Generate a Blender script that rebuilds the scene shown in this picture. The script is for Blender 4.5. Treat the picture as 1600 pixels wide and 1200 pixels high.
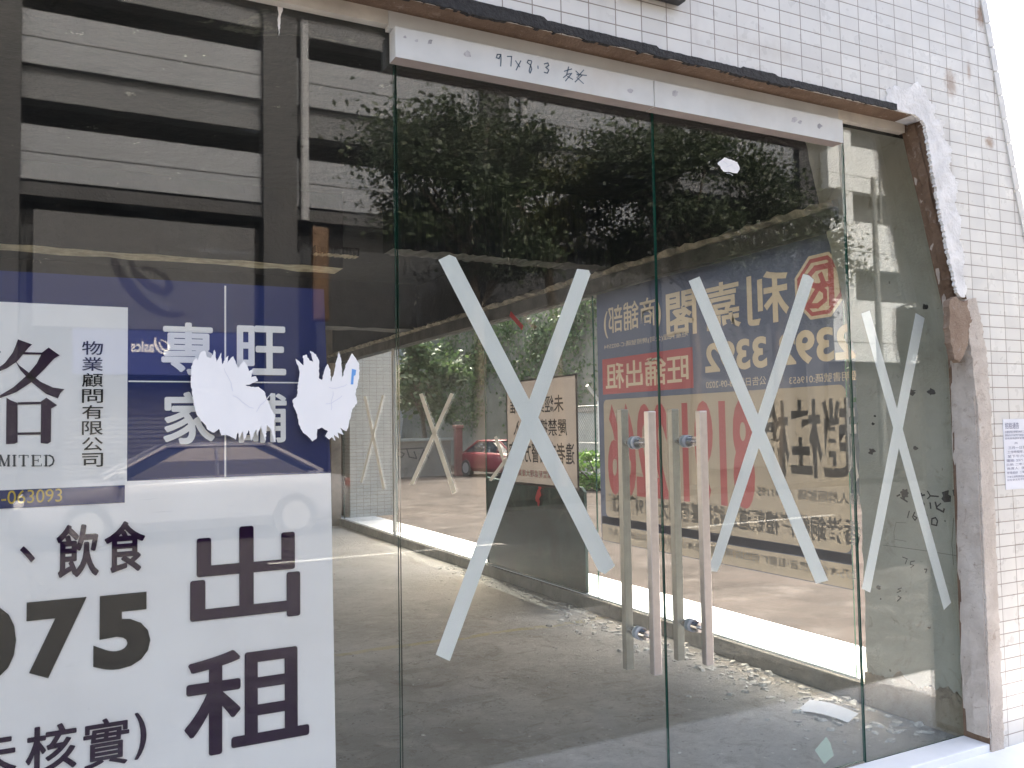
import bpy, bmesh, math, random
from mathutils import Vector, Matrix
S = bpy.context.scene
for _o in list(bpy.data.objects): bpy.data.objects.remove(_o)
C = S.collection
R = math.radians
# ------------------------------------------------------------------ camera
YAW, PITCH, ROLL, FPX = R(27.285), R(2.891), R(-0.9645), 1335.04
CAM = Vector((0.0, -2.4, 1.36))
_f = Vector((math.sin(YAW)*math.cos(PITCH), math.cos(YAW)*math.cos(PITCH), math.sin(PITCH)))
_r0 = Vector((math.cos(YAW), -math.sin(YAW), 0)); _u0 = _r0.cross(_f)
_r = math.cos(ROLL)*_r0 + math.sin(ROLL)*_u0
_u = -math.sin(ROLL)*_r0 + math.cos(ROLL)*_u0
cd = bpy.data.cameras.new('camera'); cam = bpy.data.objects.new('camera', cd); C.objects.link(cam)
cd.sensor_width = 36; cd.lens = 36*FPX/1600; cd.clip_start = 0.05; cd.clip_end = 900
cam.matrix_world = Matrix(((_r.x, _u.x, -_f.x, CAM.x), (_r.y, _u.y, -_f.y, CAM.y), (_r.z, _u.z, -_f.z, CAM.z), (0, 0, 0, 1)))
S.camera = cam
# ------------------------------------------------------------------ sky, sun, exposure
SUN_EL, SUN_AZ = R(53), R(11)
w = bpy.data.worlds.new('World'); S.world = w; w.use_nodes = True
nt = w.node_tree; bg = nt.nodes['Background']
sky = nt.nodes.new('ShaderNodeTexSky'); sky.sky_type = 'NISHITA'; sky.sun_disc = False
sky.sun_elevation = SUN_EL; sky.sun_rotation = SUN_AZ; sky.dust_density = 6.0; sky.air_density = .8; sky.ozone_density = .3
tint = nt.nodes.new('ShaderNodeMix'); tint.data_type = 'RGBA'; tint.blend_type = 'MULTIPLY'; tint.inputs[0].default_value = 1
tint.inputs[7].default_value = (1.07, 1.0, .90, 1)   # hazy, slightly warm summer sky
nt.links.new(sky.outputs[0], tint.inputs[6]); nt.links.new(tint.outputs[2], bg.inputs[0]); bg.inputs[1].default_value = 0.15
sl = bpy.data.lights.new('sun', 'SUN'); sl.energy = 2.0; sl.angle = R(0.6); sl.color = (1, .955, .9)
so = bpy.data.objects.new('sun', sl); C.objects.link(so)
sd = Vector((math.sin(SUN_AZ)*math.cos(SUN_EL), math.cos(SUN_AZ)*math.cos(SUN_EL), math.sin(SUN_EL)))
so.rotation_euler = sd.to_track_quat('Z', 'Y').to_euler(); so.location = sd*60
S.view_settings.view_transform = 'Standard'; S.view_settings.look = 'None'
S.view_settings.gamma = 1; S.view_settings.use_curve_mapping = False
S.view_settings.exposure = 3.03
S.cycles.max_bounces = 10; S.cycles.diffuse_bounces = 5; S.cycles.glossy_bounces = 5
S.cycles.transparent_max_bounces = 32; S.cycles.caustics_reflective = False; S.cycles.caustics_refractive = False
S.cycles.use_denoising = True; S.cycles.sample_clamp_indirect = 6
# ------------------------------------------------------------------ measuring: photograph pixel -> point on a real plane
def ray(u, v): return _f + (u-800)/FPX*_r - (v-600)/FPX*_u
def onY(u, v, y=0.0):
    d = ray(u, v); return CAM + (y-CAM.y)/d.y*d
def onZ(u, v, z=0.0):
    d = ray(u, v); return CAM + (z-CAM.z)/d.z*d
def onX(u, v, x):
    d = ray(u, v); return CAM + (x-CAM.x)/d.x*d
# ------------------------------------------------------------------ materials
def lin(c):
    return tuple(((x/255)/12.92 if x/255 <= .04045 else ((x/255+.055)/1.055)**2.4) for x in c)
class NT:
    def __init__(s, name):
        s.m = bpy.data.materials.new(name); s.m.use_nodes = True; s.t = s.m.node_tree
        s.b = s.t.nodes['Principled BSDF']; s.out = s.t.nodes['Material Output']; s._c = None
    def n(s, k, **kw):
        x = s.t.nodes.new('ShaderNode'+k)
        for a, b in kw.items(): setattr(x, a, b)
        return x
    def l(s, a, b): s.t.links.new(a, b)
    def co(s):
        if s._c is None: s._c = s.n('TexCoord').outputs['Object']
        return s._c
    def setv(s, node, k, v):
        if v is None: return
        if hasattr(v, 'is_linked') or isinstance(v, bpy.types.NodeSocket): s.l(v, node.inputs[k])
        else: node.inputs[k].default_value = v
    def scaled(s, sc):
        mp = s.n('Mapping'); s.l(s.co(), mp.inputs[0]); mp.inputs['Scale'].default_value = sc; return mp.outputs[0]
    def noise(s, scale=5, detail=4, rough=.55, vec=None, dist=0):
        x = s.n('TexNoise'); s.l(vec if vec is not None else s.co(), x.inputs['Vector'])
        x.inputs['Scale'].default_value = scale; x.inputs['Detail'].default_value = detail
        x.inputs['Roughness'].default_value = rough; x.inputs['Distortion'].default_value = dist
        return x.outputs[0]
    def ramp(s, v, a, b, lo=0.0, hi=1.0):
        x = s.n('MapRange'); x.clamp = True; x.interpolation_type = 'SMOOTHSTEP'
        s.setv(x, 0, v); x.inputs[1].default_value = a; x.inputs[2].default_value = b
        x.inputs[3].default_value = lo; x.inputs[4].default_value = hi
        return x.outputs[0]
    def math(s, op, a, b=None):
        x = s.n('Math', operation=op); s.setv(x, 0, a); s.setv(x, 1, b); return x.outputs[0]
    def mix(s, f, a, b):
        x = s.n('Mix', data_type='RGBA'); s.setv(x, 0, f)
        for k, v in ((6, a), (7, b)):
            if isinstance(v, (tuple, list)): x.inputs[k].default_value = (*v[:3], 1)
            else: s.l(v, x.inputs[k])
        return x.outputs[2]
    def col(s, v):
        if isinstance(v, (tuple, list)): s.b.inputs['Base Color'].default_value = (*v[:3], 1)
        else: s.l(v, s.b.inputs['Base Color'])
    def bump(s, h, strength=.3, dist=.01):
        x = s.n('Bump'); s.l(h, x.inputs['Height']); x.inputs['Strength'].default_value = strength
        x.inputs['Distance'].default_value = dist; s.l(x.outputs[0], s.b.inputs['Normal'])
    def p(s, **kw):
        for k, v in kw.items(): s.setv(s.b, {'rough': 'Roughness', 'metal': 'Metallic', 'spec': 'Specular IOR Level', 'coat': 'Coat Weight'}[k], v)
        return s
def plain(name, c, rough=.6, var=.12, scale=6, bump=0, bs=60, metal=0, dirt=0, dcol=(.06, .05, .04), spec=.5, bd=.004):
    k = NT(name); nz = k.noise(scale, 5, .6)
    a = tuple(x*(1-var) for x in c); b = tuple(min(1, x*(1+var)) for x in c)
    col = k.mix(k.ramp(nz, .3, .7), a, b)
    if dirt:
        d = k.ramp(k.noise(scale*.45, 6, .65, dist=.6), .48, .75, 0, dirt); col = k.mix(d, col, dcol)
    k.col(col); k.p(rough=rough, metal=metal, spec=spec)
    if bump: k.bump(k.noise(bs, 5, .6), bump, bd)
    return k.m
M = {}
def glass(name, tint, dust=.012, streak=.05, ior0=.044):
    k = NT(name)
    lw = k.n('LayerWeight'); lw.inputs[0].default_value = .5
    f5 = k.math('POWER', lw.outputs['Facing'], 5.0)
    F = k.math('ADD', k.math('MULTIPLY', f5, 1-ior0), ior0)
    tr = k.n('BsdfTransparent'); tr.inputs[0].default_value = (*tint, 1)
    gl = k.n('BsdfGlossy'); gl.inputs['Roughness'].default_value = 0.012; gl.inputs[0].default_value = (1, 1, 1, 1)
    m1 = k.n('MixShader'); k.l(F, m1.inputs[0]); k.l(tr.outputs[0], m1.inputs[1]); k.l(gl.outputs[0], m1.inputs[2])
    df = k.n('BsdfDiffuse'); df.inputs[0].default_value = (.75, .75, .72, 1)
    a = k.ramp(k.noise(2.2, 6, .7, dist=1.2), .5, .85, dust*.35, dust*2)
    b = k.ramp(k.noise(1.0, 5, .7, vec=k.scaled((1.6, 1.6, 34)), dist=1.5), .64, .74, 0, streak)
    c = k.ramp(k.noise(1.0, 3, .8, vec=k.scaled((55, 55, 55))), .70, .76, 0, streak*1.3)
    msk = k.ramp(k.noise(1.3, 3, .6), .45, .65)
    d = k.math('ADD', a, k.math('MULTIPLY', k.math('ADD', b, c), msk))
    m2 = k.n('MixShader'); k.l(d, m2.inputs[0]); k.l(m1.outputs[0], m2.inputs[1]); k.l(df.outputs[0], m2.inputs[2])
    k.l(m2.outputs[0], k.out.inputs[0]); return k.m
M['glass'] = glass('shopfront_glass', (.962, .984, .974), .008, .085)
M['side_glass'] = glass('side_window_glass', (.97, .985, .978), .008, .03)
k = NT('glass_edge'); k.col((.012, .075, .052)); k.p(rough=.15); M['edge'] = k.m

def tile_mat():
    k = NT('white_wall_tiles'); sp = k.n('SeparateXYZ'); k.l(k.co(), sp.inputs[0])
    xx = k.math('ADD', sp.outputs[0], k.math('MULTIPLY', sp.outputs[1], 1.0))
    cb = k.n('CombineXYZ'); k.l(xx, cb.inputs[0]); k.l(sp.outputs[2], cb.inputs[1])
    br = k.n('TexBrick', offset=0.0, squash=1.0); k.l(cb.outputs[0], br.inputs['Vector'])
    br.inputs['Scale'].default_value = 1; br.inputs['Brick Width'].default_value = .1045; br.inputs['Row Height'].default_value = .0515
    br.inputs['Mortar Size'].default_value = .0022; br.inputs['Mortar Smooth'].default_value = .25; br.inputs['Bias'].default_value = 0
    br.inputs['Color1'].default_value = (.70, .672, .62, 1); br.inputs['Color2'].default_value = (.625, .597, .548, 1); br.inputs['Mortar'].default_value = (.27, .225, .185, 1)
    col = br.outputs[0]
    g = k.ramp(k.noise(3.0, 6, .7, dist=.8), .45, .8, 0, .4); col = k.mix(g, col, (.5, .46, .42))
    v = k.ramp(k.noise(1.0, 5, .65, vec=k.scaled((16, 16, 2.2))), .55, .8, 0, .3); col = k.mix(v, col, (.44, .40, .36))
    # rust that has bled from old fixings
    for (x, z, sx, sz, st) in ((3.492, 3.11, .035, .085, .9), (3.275, 2.775, .05, .075, .75), (3.52, 2.555, .05, .03, .9), (3.40, 2.85, .016, .05, .6), (3.245, 2.40, .03, .30, .35), (2.25, 2.72, .2, .05, .25)):
        dx = k.math('DIVIDE', k.math('SUBTRACT', sp.outputs[0], x), sx); dz = k.math('DIVIDE', k.math('SUBTRACT', sp.outputs[2], z), sz)
        r = k.math('SQRT', k.math('ADD', k.math('MULTIPLY', dx, dx), k.math('MULTIPLY', dz, dz)))
        r = k.math('ADD', r, k.math('MULTIPLY', k.math('SUBTRACT', k.noise(26, 4, .7), .5), 1.5))
        col = k.mix(k.ramp(r, .1, 1.1, st, 0), col, (.24, .13, .06) if st > .5 else (.36, .3, .24))
    k.col(col); k.p(rough=k.ramp(k.noise(20, 3), .3, .7, .25, .5))
    k.bump(k.math('SUBTRACT', k.math('MULTIPLY', k.noise(9, 3), .25), br.outputs['Fac']), .5, .003)
    return k.m
M['tile'] = tile_mat()
def concrete(name, c1, c2, c3, sc=3.0, bump=.5, spots=True):
    k = NT(name)
    col = k.mix(k.ramp(k.noise(sc, 7, .65, dist=.5), .3, .7), c1, c2)
    col = k.mix(k.ramp(k.noise(sc*2.3, 6, .7, dist=1.0), .56, .72, 0, .85), col, c3)
    if spots: col = k.mix(k.ramp(k.noise(sc*7, 4, .7), .66, .74, 0, .75), col, tuple(x*.3 for x in c3))
    k.col(col); k.p(rough=.85, spec=.25); k.bump(k.noise(sc*9, 7, .7), bump, .012); return k.m
M['conc'] = concrete('bare_column_concrete', (.47, .46, .395), (.37, .365, .305), (.25, .238, .185), 2.6, .7)
M['cement'] = concrete('grey_pink_cement', (.70, .625, .545), (.54, .465, .395), (.34, .25, .18), 8, 1.0)
M['brown'] = concrete('exposed_brown_mortar', (.26, .175, .12), (.18, .115, .075), (.40, .32, .26), 9, .9)
M['plaster'] = plain('white_plaster', (0.8, 0.775, 0.74), .85, .10, 14, .9, 28, dirt=.35, dcol=(.50, .46, .42), bd=.012)
M['black'] = plain('black_rotten_render', (.022, .02, .019), .8, .4, 40, .8, 90, bd=.01)
M['soffit'] = plain('brown_soffit', (0.55, 0.4, 0.28), .85, .3, 9, .5, 60, dirt=.6, dcol=(.12, .08, .05))
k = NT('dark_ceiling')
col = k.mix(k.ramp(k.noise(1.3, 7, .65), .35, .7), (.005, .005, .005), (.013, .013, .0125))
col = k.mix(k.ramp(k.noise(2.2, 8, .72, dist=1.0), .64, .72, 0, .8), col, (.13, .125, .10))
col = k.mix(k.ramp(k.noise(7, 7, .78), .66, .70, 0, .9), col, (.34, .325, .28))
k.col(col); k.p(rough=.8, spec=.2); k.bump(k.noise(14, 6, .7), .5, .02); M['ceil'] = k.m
M['cream'] = plain('peeling_cream_paint', (.42, .37, .25), .8, .25, 14, .4, 60, dirt=.55, dcol=(.1, .085, .06))
M['beam'] = plain('dark_beam_render', (.075, .072, .064), .8, .35, 5, .5, 40, dirt=.5, dcol=(.025, .023, .02), bd=.01)
M['backwall'] = plain('grimy_back_wall', (.24, .20, .155), .85, .35, 2.2, .4, 30, dirt=.6, dcol=(.03, .027, .023))
def floor_mat():
    k = NT('dusty_concrete_floor'); sp = k.n('SeparateXYZ'); k.l(k.co(), sp.inputs[0])
    c = k.mix(k.ramp(k.noise(1.1, 8, .68, dist=.5), .34, .68), (.42, .38, .33), (.61, .57, .515))
    c = k.mix(k.ramp(k.noise(5.5, 8, .72, dist=.8), .46, .70, 0, .6), c, (.66, .61, .54))
    c = k.mix(k.ramp(k.noise(15, 6, .75), .60, .72, 0, .7), c, (.33, .28, .225))
    c = k.mix(k.ramp(k.noise(45, 6, .8), .54, .70, 0, .55), c, (.27, .225, .175)); c = k.mix(k.ramp(k.noise(30, 5, .8, dist=.5), .60, .72, 0, .5), c, (.85, .80, .70))
    vo = k.n('TexVoronoi'); k.l(k.co(), vo.inputs['Vector']); vo.inputs['Scale'].default_value = 26
    gr = k.math('MULTIPLY', k.ramp(vo.outputs['Distance'], .06, .22, 1, 0), k.ramp(k.noise(3.5, 5, .7), .46, .6)); c = k.mix(k.math('MULTIPLY', gr, .8), c, (.15, .12, .095))
    vo2 = k.n('TexVoronoi'); k.l(k.co(), vo2.inputs['Vector']); vo2.inputs['Scale'].default_value = 17
    g2 = k.math('MULTIPLY', k.ramp(vo2.outputs['Distance'], .05, .16, 1, 0), k.ramp(k.noise(2.7, 5, .7), .5, .62)); c = k.mix(g2, c, (.88, .83, .74))
    c = k.mix(k.ramp(k.noise(7, 9, .82, dist=1.2), .52, .60, 0, .5), c, (.29, .24, .19))
    # paler towards the kerb and the back of the room
    kb = k.math('ADD', k.ramp(sp.outputs[0], 2.3, 3.4, 0, .5), k.ramp(sp.outputs[1], 2.6, 5.2, 0, .55))
    kb = k.math('MULTIPLY', kb, k.ramp(k.noise(4, 6, .7), .25, .6)); c = k.mix(kb, c, (.56, .53, .48))
    # ghosts of lifted tiles: dark adhesive bands near the door
    def band(o, per, wd):
        f = k.math('FRACT', k.math('DIVIDE', o, per)); return k.ramp(k.math('ABSOLUTE', k.math('SUBTRACT', f, .5)), wd, wd+.05, 1, 0)
    b = k.math('MAXIMUM', band(sp.outputs[0], .62, .10), band(k.math('ADD', sp.outputs[1], .12), .31, .12))
    b = k.math('MULTIPLY', b, k.ramp(k.noise(2.1, 5, .6), .42, .58, 0, .38))
    b = k.math('MULTIPLY', b, k.ramp(sp.outputs[1], 2.2, 2.9, 1, 0)); b = k.math('MULTIPLY', b, k.ramp(sp.outputs[0], 2.0, 2.6, 1, 0))
    c = k.mix(b, c, (.32, .27, .215))
    yl = k.ramp(k.math('ABSOLUTE', k.math('SUBTRACT', k.math('ADD', sp.outputs[1], k.math('MULTIPLY', k.noise(2.5, 3), .12)), 2.82)), .02, .05, .45, 0)
    yl = k.math('MULTIPLY', yl, k.ramp(k.noise(6, 5, .7), .35, .6)); c = k.mix(yl, c, (.60, .50, .18))
    k.col(c); k.p(rough=k.ramp(k.noise(2, 5), .3, .7, .55, .85), spec=.3)
    k.bump(k.noise(13, 10, .8), 1.0, .05); return k.m
M['floor'] = floor_mat()
M['header'] = plain('white_aluminium_header', (0.62, 0.61, 0.575), .45, .06, 5, dirt=.28, dcol=(.5, .42, .33))
M['header2'] = plain('cream_frame_paint', (0.58, 0.53, 0.45), .6, .12, 7, dirt=.3, dcol=(.32, .25, .18))
M['underside'] = plain('shaded_underside', (0.3, 0.245, 0.225), .6, .12, 8)  # shade on the rail's bottom face, put into a darker brown-grey
M['steel'] = plain('brushed_steel', (0.6, 0.565, 0.55), .34, .05, 40, metal=1)
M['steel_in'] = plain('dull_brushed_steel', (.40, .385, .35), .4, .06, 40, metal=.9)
M['chrome'] = plain('polished_steel', (.7, .68, .67), .15, .03, 30, metal=1)
M['rubber'] = plain('clear_washer', (0.45, 0.45, 0.45), .3, .03)
def sheet(name, c, trans=.45, rough=.45, var=.04):
    """printed film or paper: reflects on its face, lets some light through"""
    k = NT(name); nz = k.ramp(k.noise(3, 4), .3, .7)
    col = k.mix(nz, tuple(x*(1-var) for x in c), tuple(min(1, x*(1+var)) for x in c)); k.col(col); k.p(rough=rough, spec=.06)
    tl = k.n('BsdfTranslucent'); k.l(col, tl.inputs[0])
    mx = k.n('MixShader'); mx.inputs[0].default_value = trans
    k.l(k.b.outputs[0], mx.inputs[1]); k.l(tl.outputs[0], mx.inputs[2]); k.l(mx.outputs[0], k.out.inputs[0]); return k.m
M['p_white'] = sheet('poster_white', (0.97, 0.885, 0.86), .12)
M['p_blue'] = sheet('poster_navy', (.018, .028, .115), .08)
M['p_ink'] = sheet('poster_dark_ink', (0.02, 0.004, 0.026), .03)
M['p_black'] = sheet('poster_black_ink', (0.006, 0.006, 0.006), .03)
M['p_gold'] = sheet('poster_gold', (.55, .36, .04), .05)
M['q_beige'] = sheet('backlit_beige', (0.195, 0.165, 0.13), .72)
M['q_blue'] = sheet('backlit_blue_grey', (0.07, 0.076, 0.1), .72)
M['q_red'] = sheet('backlit_red', (0.185, 0.06, 0.06), .72)
M['q_dark'] = sheet('backlit_dark', (0.18, 0.18, 0.18), .6)
M['q_letter'] = sheet('backlit_pale_gold', (0.27, 0.225, 0.165), .72)
M['s_board'] = sheet('notice_pink_beige', (0.26, 0.215, 0.18), .7)
M['s_black'] = sheet('notice_black', (.035, .03, .03), .3)
M['tape'] = sheet('pale_grey_tape', (0.95, 0.925, 0.89), .25, .5, .03)
M['tape_far'] = sheet('pale_tape', (0.86, 0.82, 0.76), .3, .5, .03)
M['torn'] = sheet('torn_white_paper', (0.97, 0.94, 0.91), .1, .8, .03)
M['crease'] = sheet('paper_crease', (0.84, 0.82, 0.84), .1, .8)
M['torn_blue'] = sheet('torn_blue_print', (.2, .42, .8), .1, .8)
M['paper'] = plain('white_paper', (.8, .8, .82), .8, .05, 9)
M['red'] = plain('red_tape', (.55, .03, .035), .5, .1)
M['scuff'] = plain('scuff_grey', (.42, .40, .40), .7, .3, 40)
M['pencil'] = plain('blue_grey_marker', (.10, .14, .18), .7, .3, 60)
M['spray'] = plain('black_spray_paint', (.012, .012, .012), .7, .3, 30)
M['ledge'] = plain('white_ledge_paint', (.82, .82, .81), .6, .04, 5, dirt=.1, dcol=(.4, .38, .35))
M['kerb'] = concrete('dirty_kerb', (.26, .245, .21), (.17, .16, .135), (.08, .07, .06), 6)
M['chip'] = plain('plaster_chips', (0.56, 0.53, 0.48), .9, .4, 20)
M['asphalt'] = plain('concrete_road', (0.035, 0.0345, 0.033), .9, .25, 9, .6, 180)
M['ground'] = plain('bare_ground', (.16, .14, .115), .95, .25, .7, .4, 20)
def paving(name, a, b, mort, w_, h_):
    k = NT(name); br = k.n('TexBrick', offset=.5); k.l(k.co(), br.inputs['Vector']); br.inputs['Scale'].default_value = 1
    br.inputs['Brick Width'].default_value = w_; br.inputs['Row Height'].default_value = h_; br.inputs['Mortar Size'].default_value = .006
    br.inputs['Color1'].default_value = (*a, 1); br.inputs['Color2'].default_value = (*b, 1); br.inputs['Mortar'].default_value = (*mort, 1)
    c = k.mix(k.ramp(k.noise(.9, 8, .72, dist=.8), .40, .66, 0, .8), br.outputs[0], tuple(x*.45 for x in a))  # dark patches painted in for dappled tree shade on the yard
    c = k.mix(k.ramp(k.noise(2.2, 7, .75), .50, .66, 0, .6), c, tuple(min(1, x*1.75) for x in (a[0]*.95, a[1]*1.02, a[2]*1.05)))
    k.col(c); k.p(rough=.95, spec=.06); k.bump(k.noise(40, 5, .7), .3, .006); return k.m
M['pave'] = paving('pale_pavement', (.15, .145, .138), (.13, .126, .12), (.09, .086, .08), .4, .2)
M['rear'] = plain('rear_bounce_ground', (.22, .215, .205), .9, .1, 1)  # for the added bounce ground outside the unseen openings
M['pave_dark'] = paving('grey_far_pavement', (.04, .039, .037), (.035, .034, .033), (.035, .034, .032), .4, .2)
M['yard'] = paving('pinkish_yard_paving', (.052, .0415, .038), (.043, .035, .032), (.03, .026, .024), .6, .3)
M['line'] = plain('road_paint', (.7, .7, .66), .7, .15, 8)
M['yline'] = plain('yellow_road_paint', (.6, .42, .05), .7, .15, 8)
M['cladding'] = plain('white_cladding', (0.16, 0.175, 0.195), .5, .07, .35, dirt=.12, dcol=(.3, .3, .3))
M['bright'] = plain('bright_white_render', (0.52, 0.56, 0.58), .5, .05, .5)
M['clad2'] = plain('grey_lower_band', (0.072, 0.078, 0.086), .6, .1, .4, dirt=.25, dcol=(.15, .14, .13))
M['column'] = plain('grey_carpark_column', (0.027, 0.029, 0.032), .7, .12, 1, dirt=.2)
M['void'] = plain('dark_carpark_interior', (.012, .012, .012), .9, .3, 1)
M['pipe'] = plain('pale_pipe', (0.27, 0.28, 0.29), .4, .04)
M['signgrey'] = plain('pale_grey_sign', (0.055, 0.058, 0.062), .5, .04)
M['signblue'] = plain('deep_blue_sign', (.02, .03, .12), .4, .05)
M['signdark'] = plain('sign_dark_mark', (.012, .012, .02), .4, .05)
M['signwhite'] = plain('sign_white_mark', (.8, .8, .8), .4, .03)
M['brownsign'] = plain('brown_metal_sign', (0.1, 0.055, 0.025), .5, .15, 3)
M['shutter'] = plain('grey_roller_shutter', (0.09, 0.09, 0.09), .5, .1, 2)
M['lampgrey'] = plain('lamp_post_grey', (.14, .15, .15), .5, .08)
M['galv'] = plain('galvanised_post', (.55, .54, .52), .4, .1, metal=.4)
M['bark'] = plain('bark', (.10, .08, .06), .9, .3, 9, .6, 40)
def leaf(name, a, b):
    k = NT(name); c = k.mix(k.ramp(k.noise(1.6, 3), .35, .65), a, b)
    c = k.mix(k.ramp(k.noise(30, 2), .4, .65, 0, .6), c, tuple(x*1.6 for x in b)); k.col(c); k.p(rough=.55, spec=.35)
    tl = k.n('BsdfTranslucent'); k.l(c, tl.inputs[0]); mx = k.n('MixShader'); mx.inputs[0].default_value = .3
    k.l(k.b.outputs[0], mx.inputs[1]); k.l(tl.outputs[0], mx.inputs[2]); k.l(mx.outputs[0], k.out.inputs[0]); return k.m
M['leafdark'] = leaf('dark_tree_leaves', (.022, .033, .017), (.042, .06, .028))
M['leafolive'] = leaf('olive_tree_leaves', (.04, .05, .016), (.075, .085, .026))
M['leafivy'] = leaf('ivy_leaves', (.03, .055, .02), (.065, .10, .04))
M['leafbright'] = leaf('bright_shrub_leaves', (.055, .12, .02), (.10, .18, .035))
M['wallgrey'] = concrete('old_yard_wall', (.22, .20, .175), (.16, .145, .125), (.10, .088, .07), 1.2)
M['panel'] = plain('pale_concrete_panel', (.24, .25, .225), .85, .1, 2, .3, 30, dirt=.25, dcol=(.2, .2, .17))
M['slope'] = concrete('shotcrete_slope', (.17, .165, .14), (.12, .12, .10), (.08, .085, .055), .9)
M['farwall'] = plain('distant_render', (.34, .33, .32), .8, .1, .3)
M['farglass'] = plain('distant_window', (.04, .05, .06), .2, .1)
M['greenboard'] = concrete('weathered_green_board', (.035, .075, .066), (.018, .03, .03), (.085, .125, .105), 2.6, .4)
M['carwhite'] = plain('white_car_paint', (0.16, 0.16, 0.17), .2, .02, 2)
M['carred'] = plain('red_car_paint', (0.12, 0.014, 0.022), .25, .05, 2)
M['carglass'] = plain('car_window', (.02, .024, .03), .05, .05, 2)
M['tyre'] = plain('tyre', (.02, .02, .02), .8, .1)
M['rim'] = plain('wheel_rim', (.5, .5, .5), .3, .05, metal=.8)
M['lamplens'] = plain('headlamp_lens', (.7, .7, .68), .1, .03)
M['taillens'] = plain('tail_lamp_lens', (0.12, 0.01, 0.01), .15, .03)
M['post'] = plain('brown_red_post', (.16, .06, .05), .6, .15, 5)
# ------------------------------------------------------------------ mesh helpers
class MB:
    def __init__(s): s.v = []; s.f = []; s.m = []
    def face(s, pts, mi=0):
        i = len(s.v); s.v += [tuple(p) for p in pts]; s.f.append(tuple(range(i, i+len(pts)))); s.m.append(mi); return s
    def hexa(s, p8, mi=0, mis=None):
        i = len(s.v); s.v += [tuple(p) for p in p8]
        fs = ((0, 3, 2, 1), (4, 5, 6, 7), (0, 1, 5, 4), (1, 2, 6, 5), (2, 3, 7, 6), (3, 0, 4, 7))
        for j, q in enumerate(fs): s.f.append(tuple(i+a for a in q)); s.m.append(mis[j] if mis else mi)
        return s
    def box(s, x0, x1, y0, y1, z0, z1, mi=0, mis=None):   # mis: bottom, top, -y, +x, +y, -x
        return s.hexa([(x0, y0, z0), (x1, y0, z0), (x1, y1, z0), (x0, y1, z0), (x0, y0, z1), (x1, y0, z1), (x1, y1, z1), (x0, y1, z1)], mi, mis)
    def bar(s, a, b, r0, r1=None, n=8, mi=0, caps=True):
        a = Vector(a); b = Vector(b); r1 = r0 if r1 is None else r1; d = (b-a).normalized()
        t = Vector((0, 0, 1)) if abs(d.z) < .9 else Vector((1, 0, 0)); e = d.cross(t).normalized(); g = d.cross(e)
        i = len(s.v)
        for c, rr in ((a, r0), (b, r1)):
            for j in range(n):
                q = 2*math.pi*j/n; s.v.append(tuple(c+rr*(math.cos(q)*e+math.sin(q)*g)))
        for j in range(n): s.f.append((i+j, i+(j+1) % n, i+n+(j+1) % n, i+n+j)); s.m.append(mi)
        if caps: s.f.append(tuple(range(i+n-1, i-1, -1))); s.m.append(mi); s.f.append(tuple(range(i+n, i+2*n))); s.m.append(mi)
        return s
    def tube(s, pts, r, n=6, mi=0):
        for a, b in zip(pts, pts[1:]): s.bar(a, b, r, r, n, mi)
        return s
    def prism(s, poly, mp, d0, d1, mi=0, side=0):
        """flat outline -> solid between two depths; mp(a, b, d) gives the point"""
        n = len(poly); i = len(s.v)
        s.v += [tuple(mp(a, b, d0)) for a, b in poly] + [tuple(mp(a, b, d1)) for a, b in poly]
        s.f.append(tuple(range(i, i+n))); s.m.append(mi); s.f.append(tuple(range(i+2*n-1, i+n-1, -1))); s.m.append(mi)
        for j in range(n): s.f.append((i+j, i+n+j, i+n+(j+1) % n, i+(j+1) % n)); s.m.append(side)
        return s
    def loft(s, rings, mi=0, caps=True):
        n = len(rings[0]); i = len(s.v)
        for r in rings: s.v += [tuple(p) for p in r]
        for a in range(len(rings)-1):
            for j in range(n): s.f.append((i+a*n+j, i+a*n+(j+1) % n, i+(a+1)*n+(j+1) % n, i+(a+1)*n+j)); s.m.append(mi)
        if caps:
            s.f.append(tuple(range(i+n-1, i-1, -1))); s.m.append(mi)
            e = i+(len(rings)-1)*n; s.f.append(tuple(range(e, e+n))); s.m.append(mi)
        return s
def worldloc(o):
    v = Vector((0, 0, 0))
    while o is not None: v += o.location; o = o.parent
    return v
def link(name, me, parent=None):
    o = bpy.data.objects.new(name, me); C.objects.link(o)
    if parent is not None: o.parent = parent
    return o
def obj(name, mb, mats, parent=None, smooth=False, bevel=0, recalc=True):
    off = worldloc(parent) if parent is not None else Vector((0, 0, 0))
    me = bpy.data.meshes.new(name)
    me.from_pydata([(v[0]-off.x, v[1]-off.y, v[2]-off.z) for v in mb.v], [], mb.f)
    for m in (mats if isinstance(mats, (list, tuple)) else [mats]): me.materials.append(M[m] if isinstance(m, str) else m)
    for p, mi in zip(me.polygons, mb.m): p.material_index = mi; p.use_smooth = smooth
    if recalc:
        bm = bmesh.new(); bm.from_mesh(me); bmesh.ops.recalc_face_normals(bm, faces=bm.faces); bm.to_mesh(me); bm.free()
    o = link(name, me, parent)
    if bevel:
        md = o.modifiers.new('bevel', 'BEVEL'); md.width = bevel; md.segments = 2; md.limit_method = 'ANGLE'
    return o
def tag(o, label=None, cat=None, group=None, kind=None):
    if label: o['label'] = label
    if cat: o['category'] = cat
    if group: o['group'] = group
    if kind: o['kind'] = kind
    return o
def thing(name, label, cat, loc=(0, 0, 0), group=None):
    o = bpy.data.objects.new(name, None); C.objects.link(o); o.location = loc; o.empty_display_size = .2
    return tag(o, label, cat, group)
def struct(name, mb, m): return tag(obj(name, mb, m), kind='structure')
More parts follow.
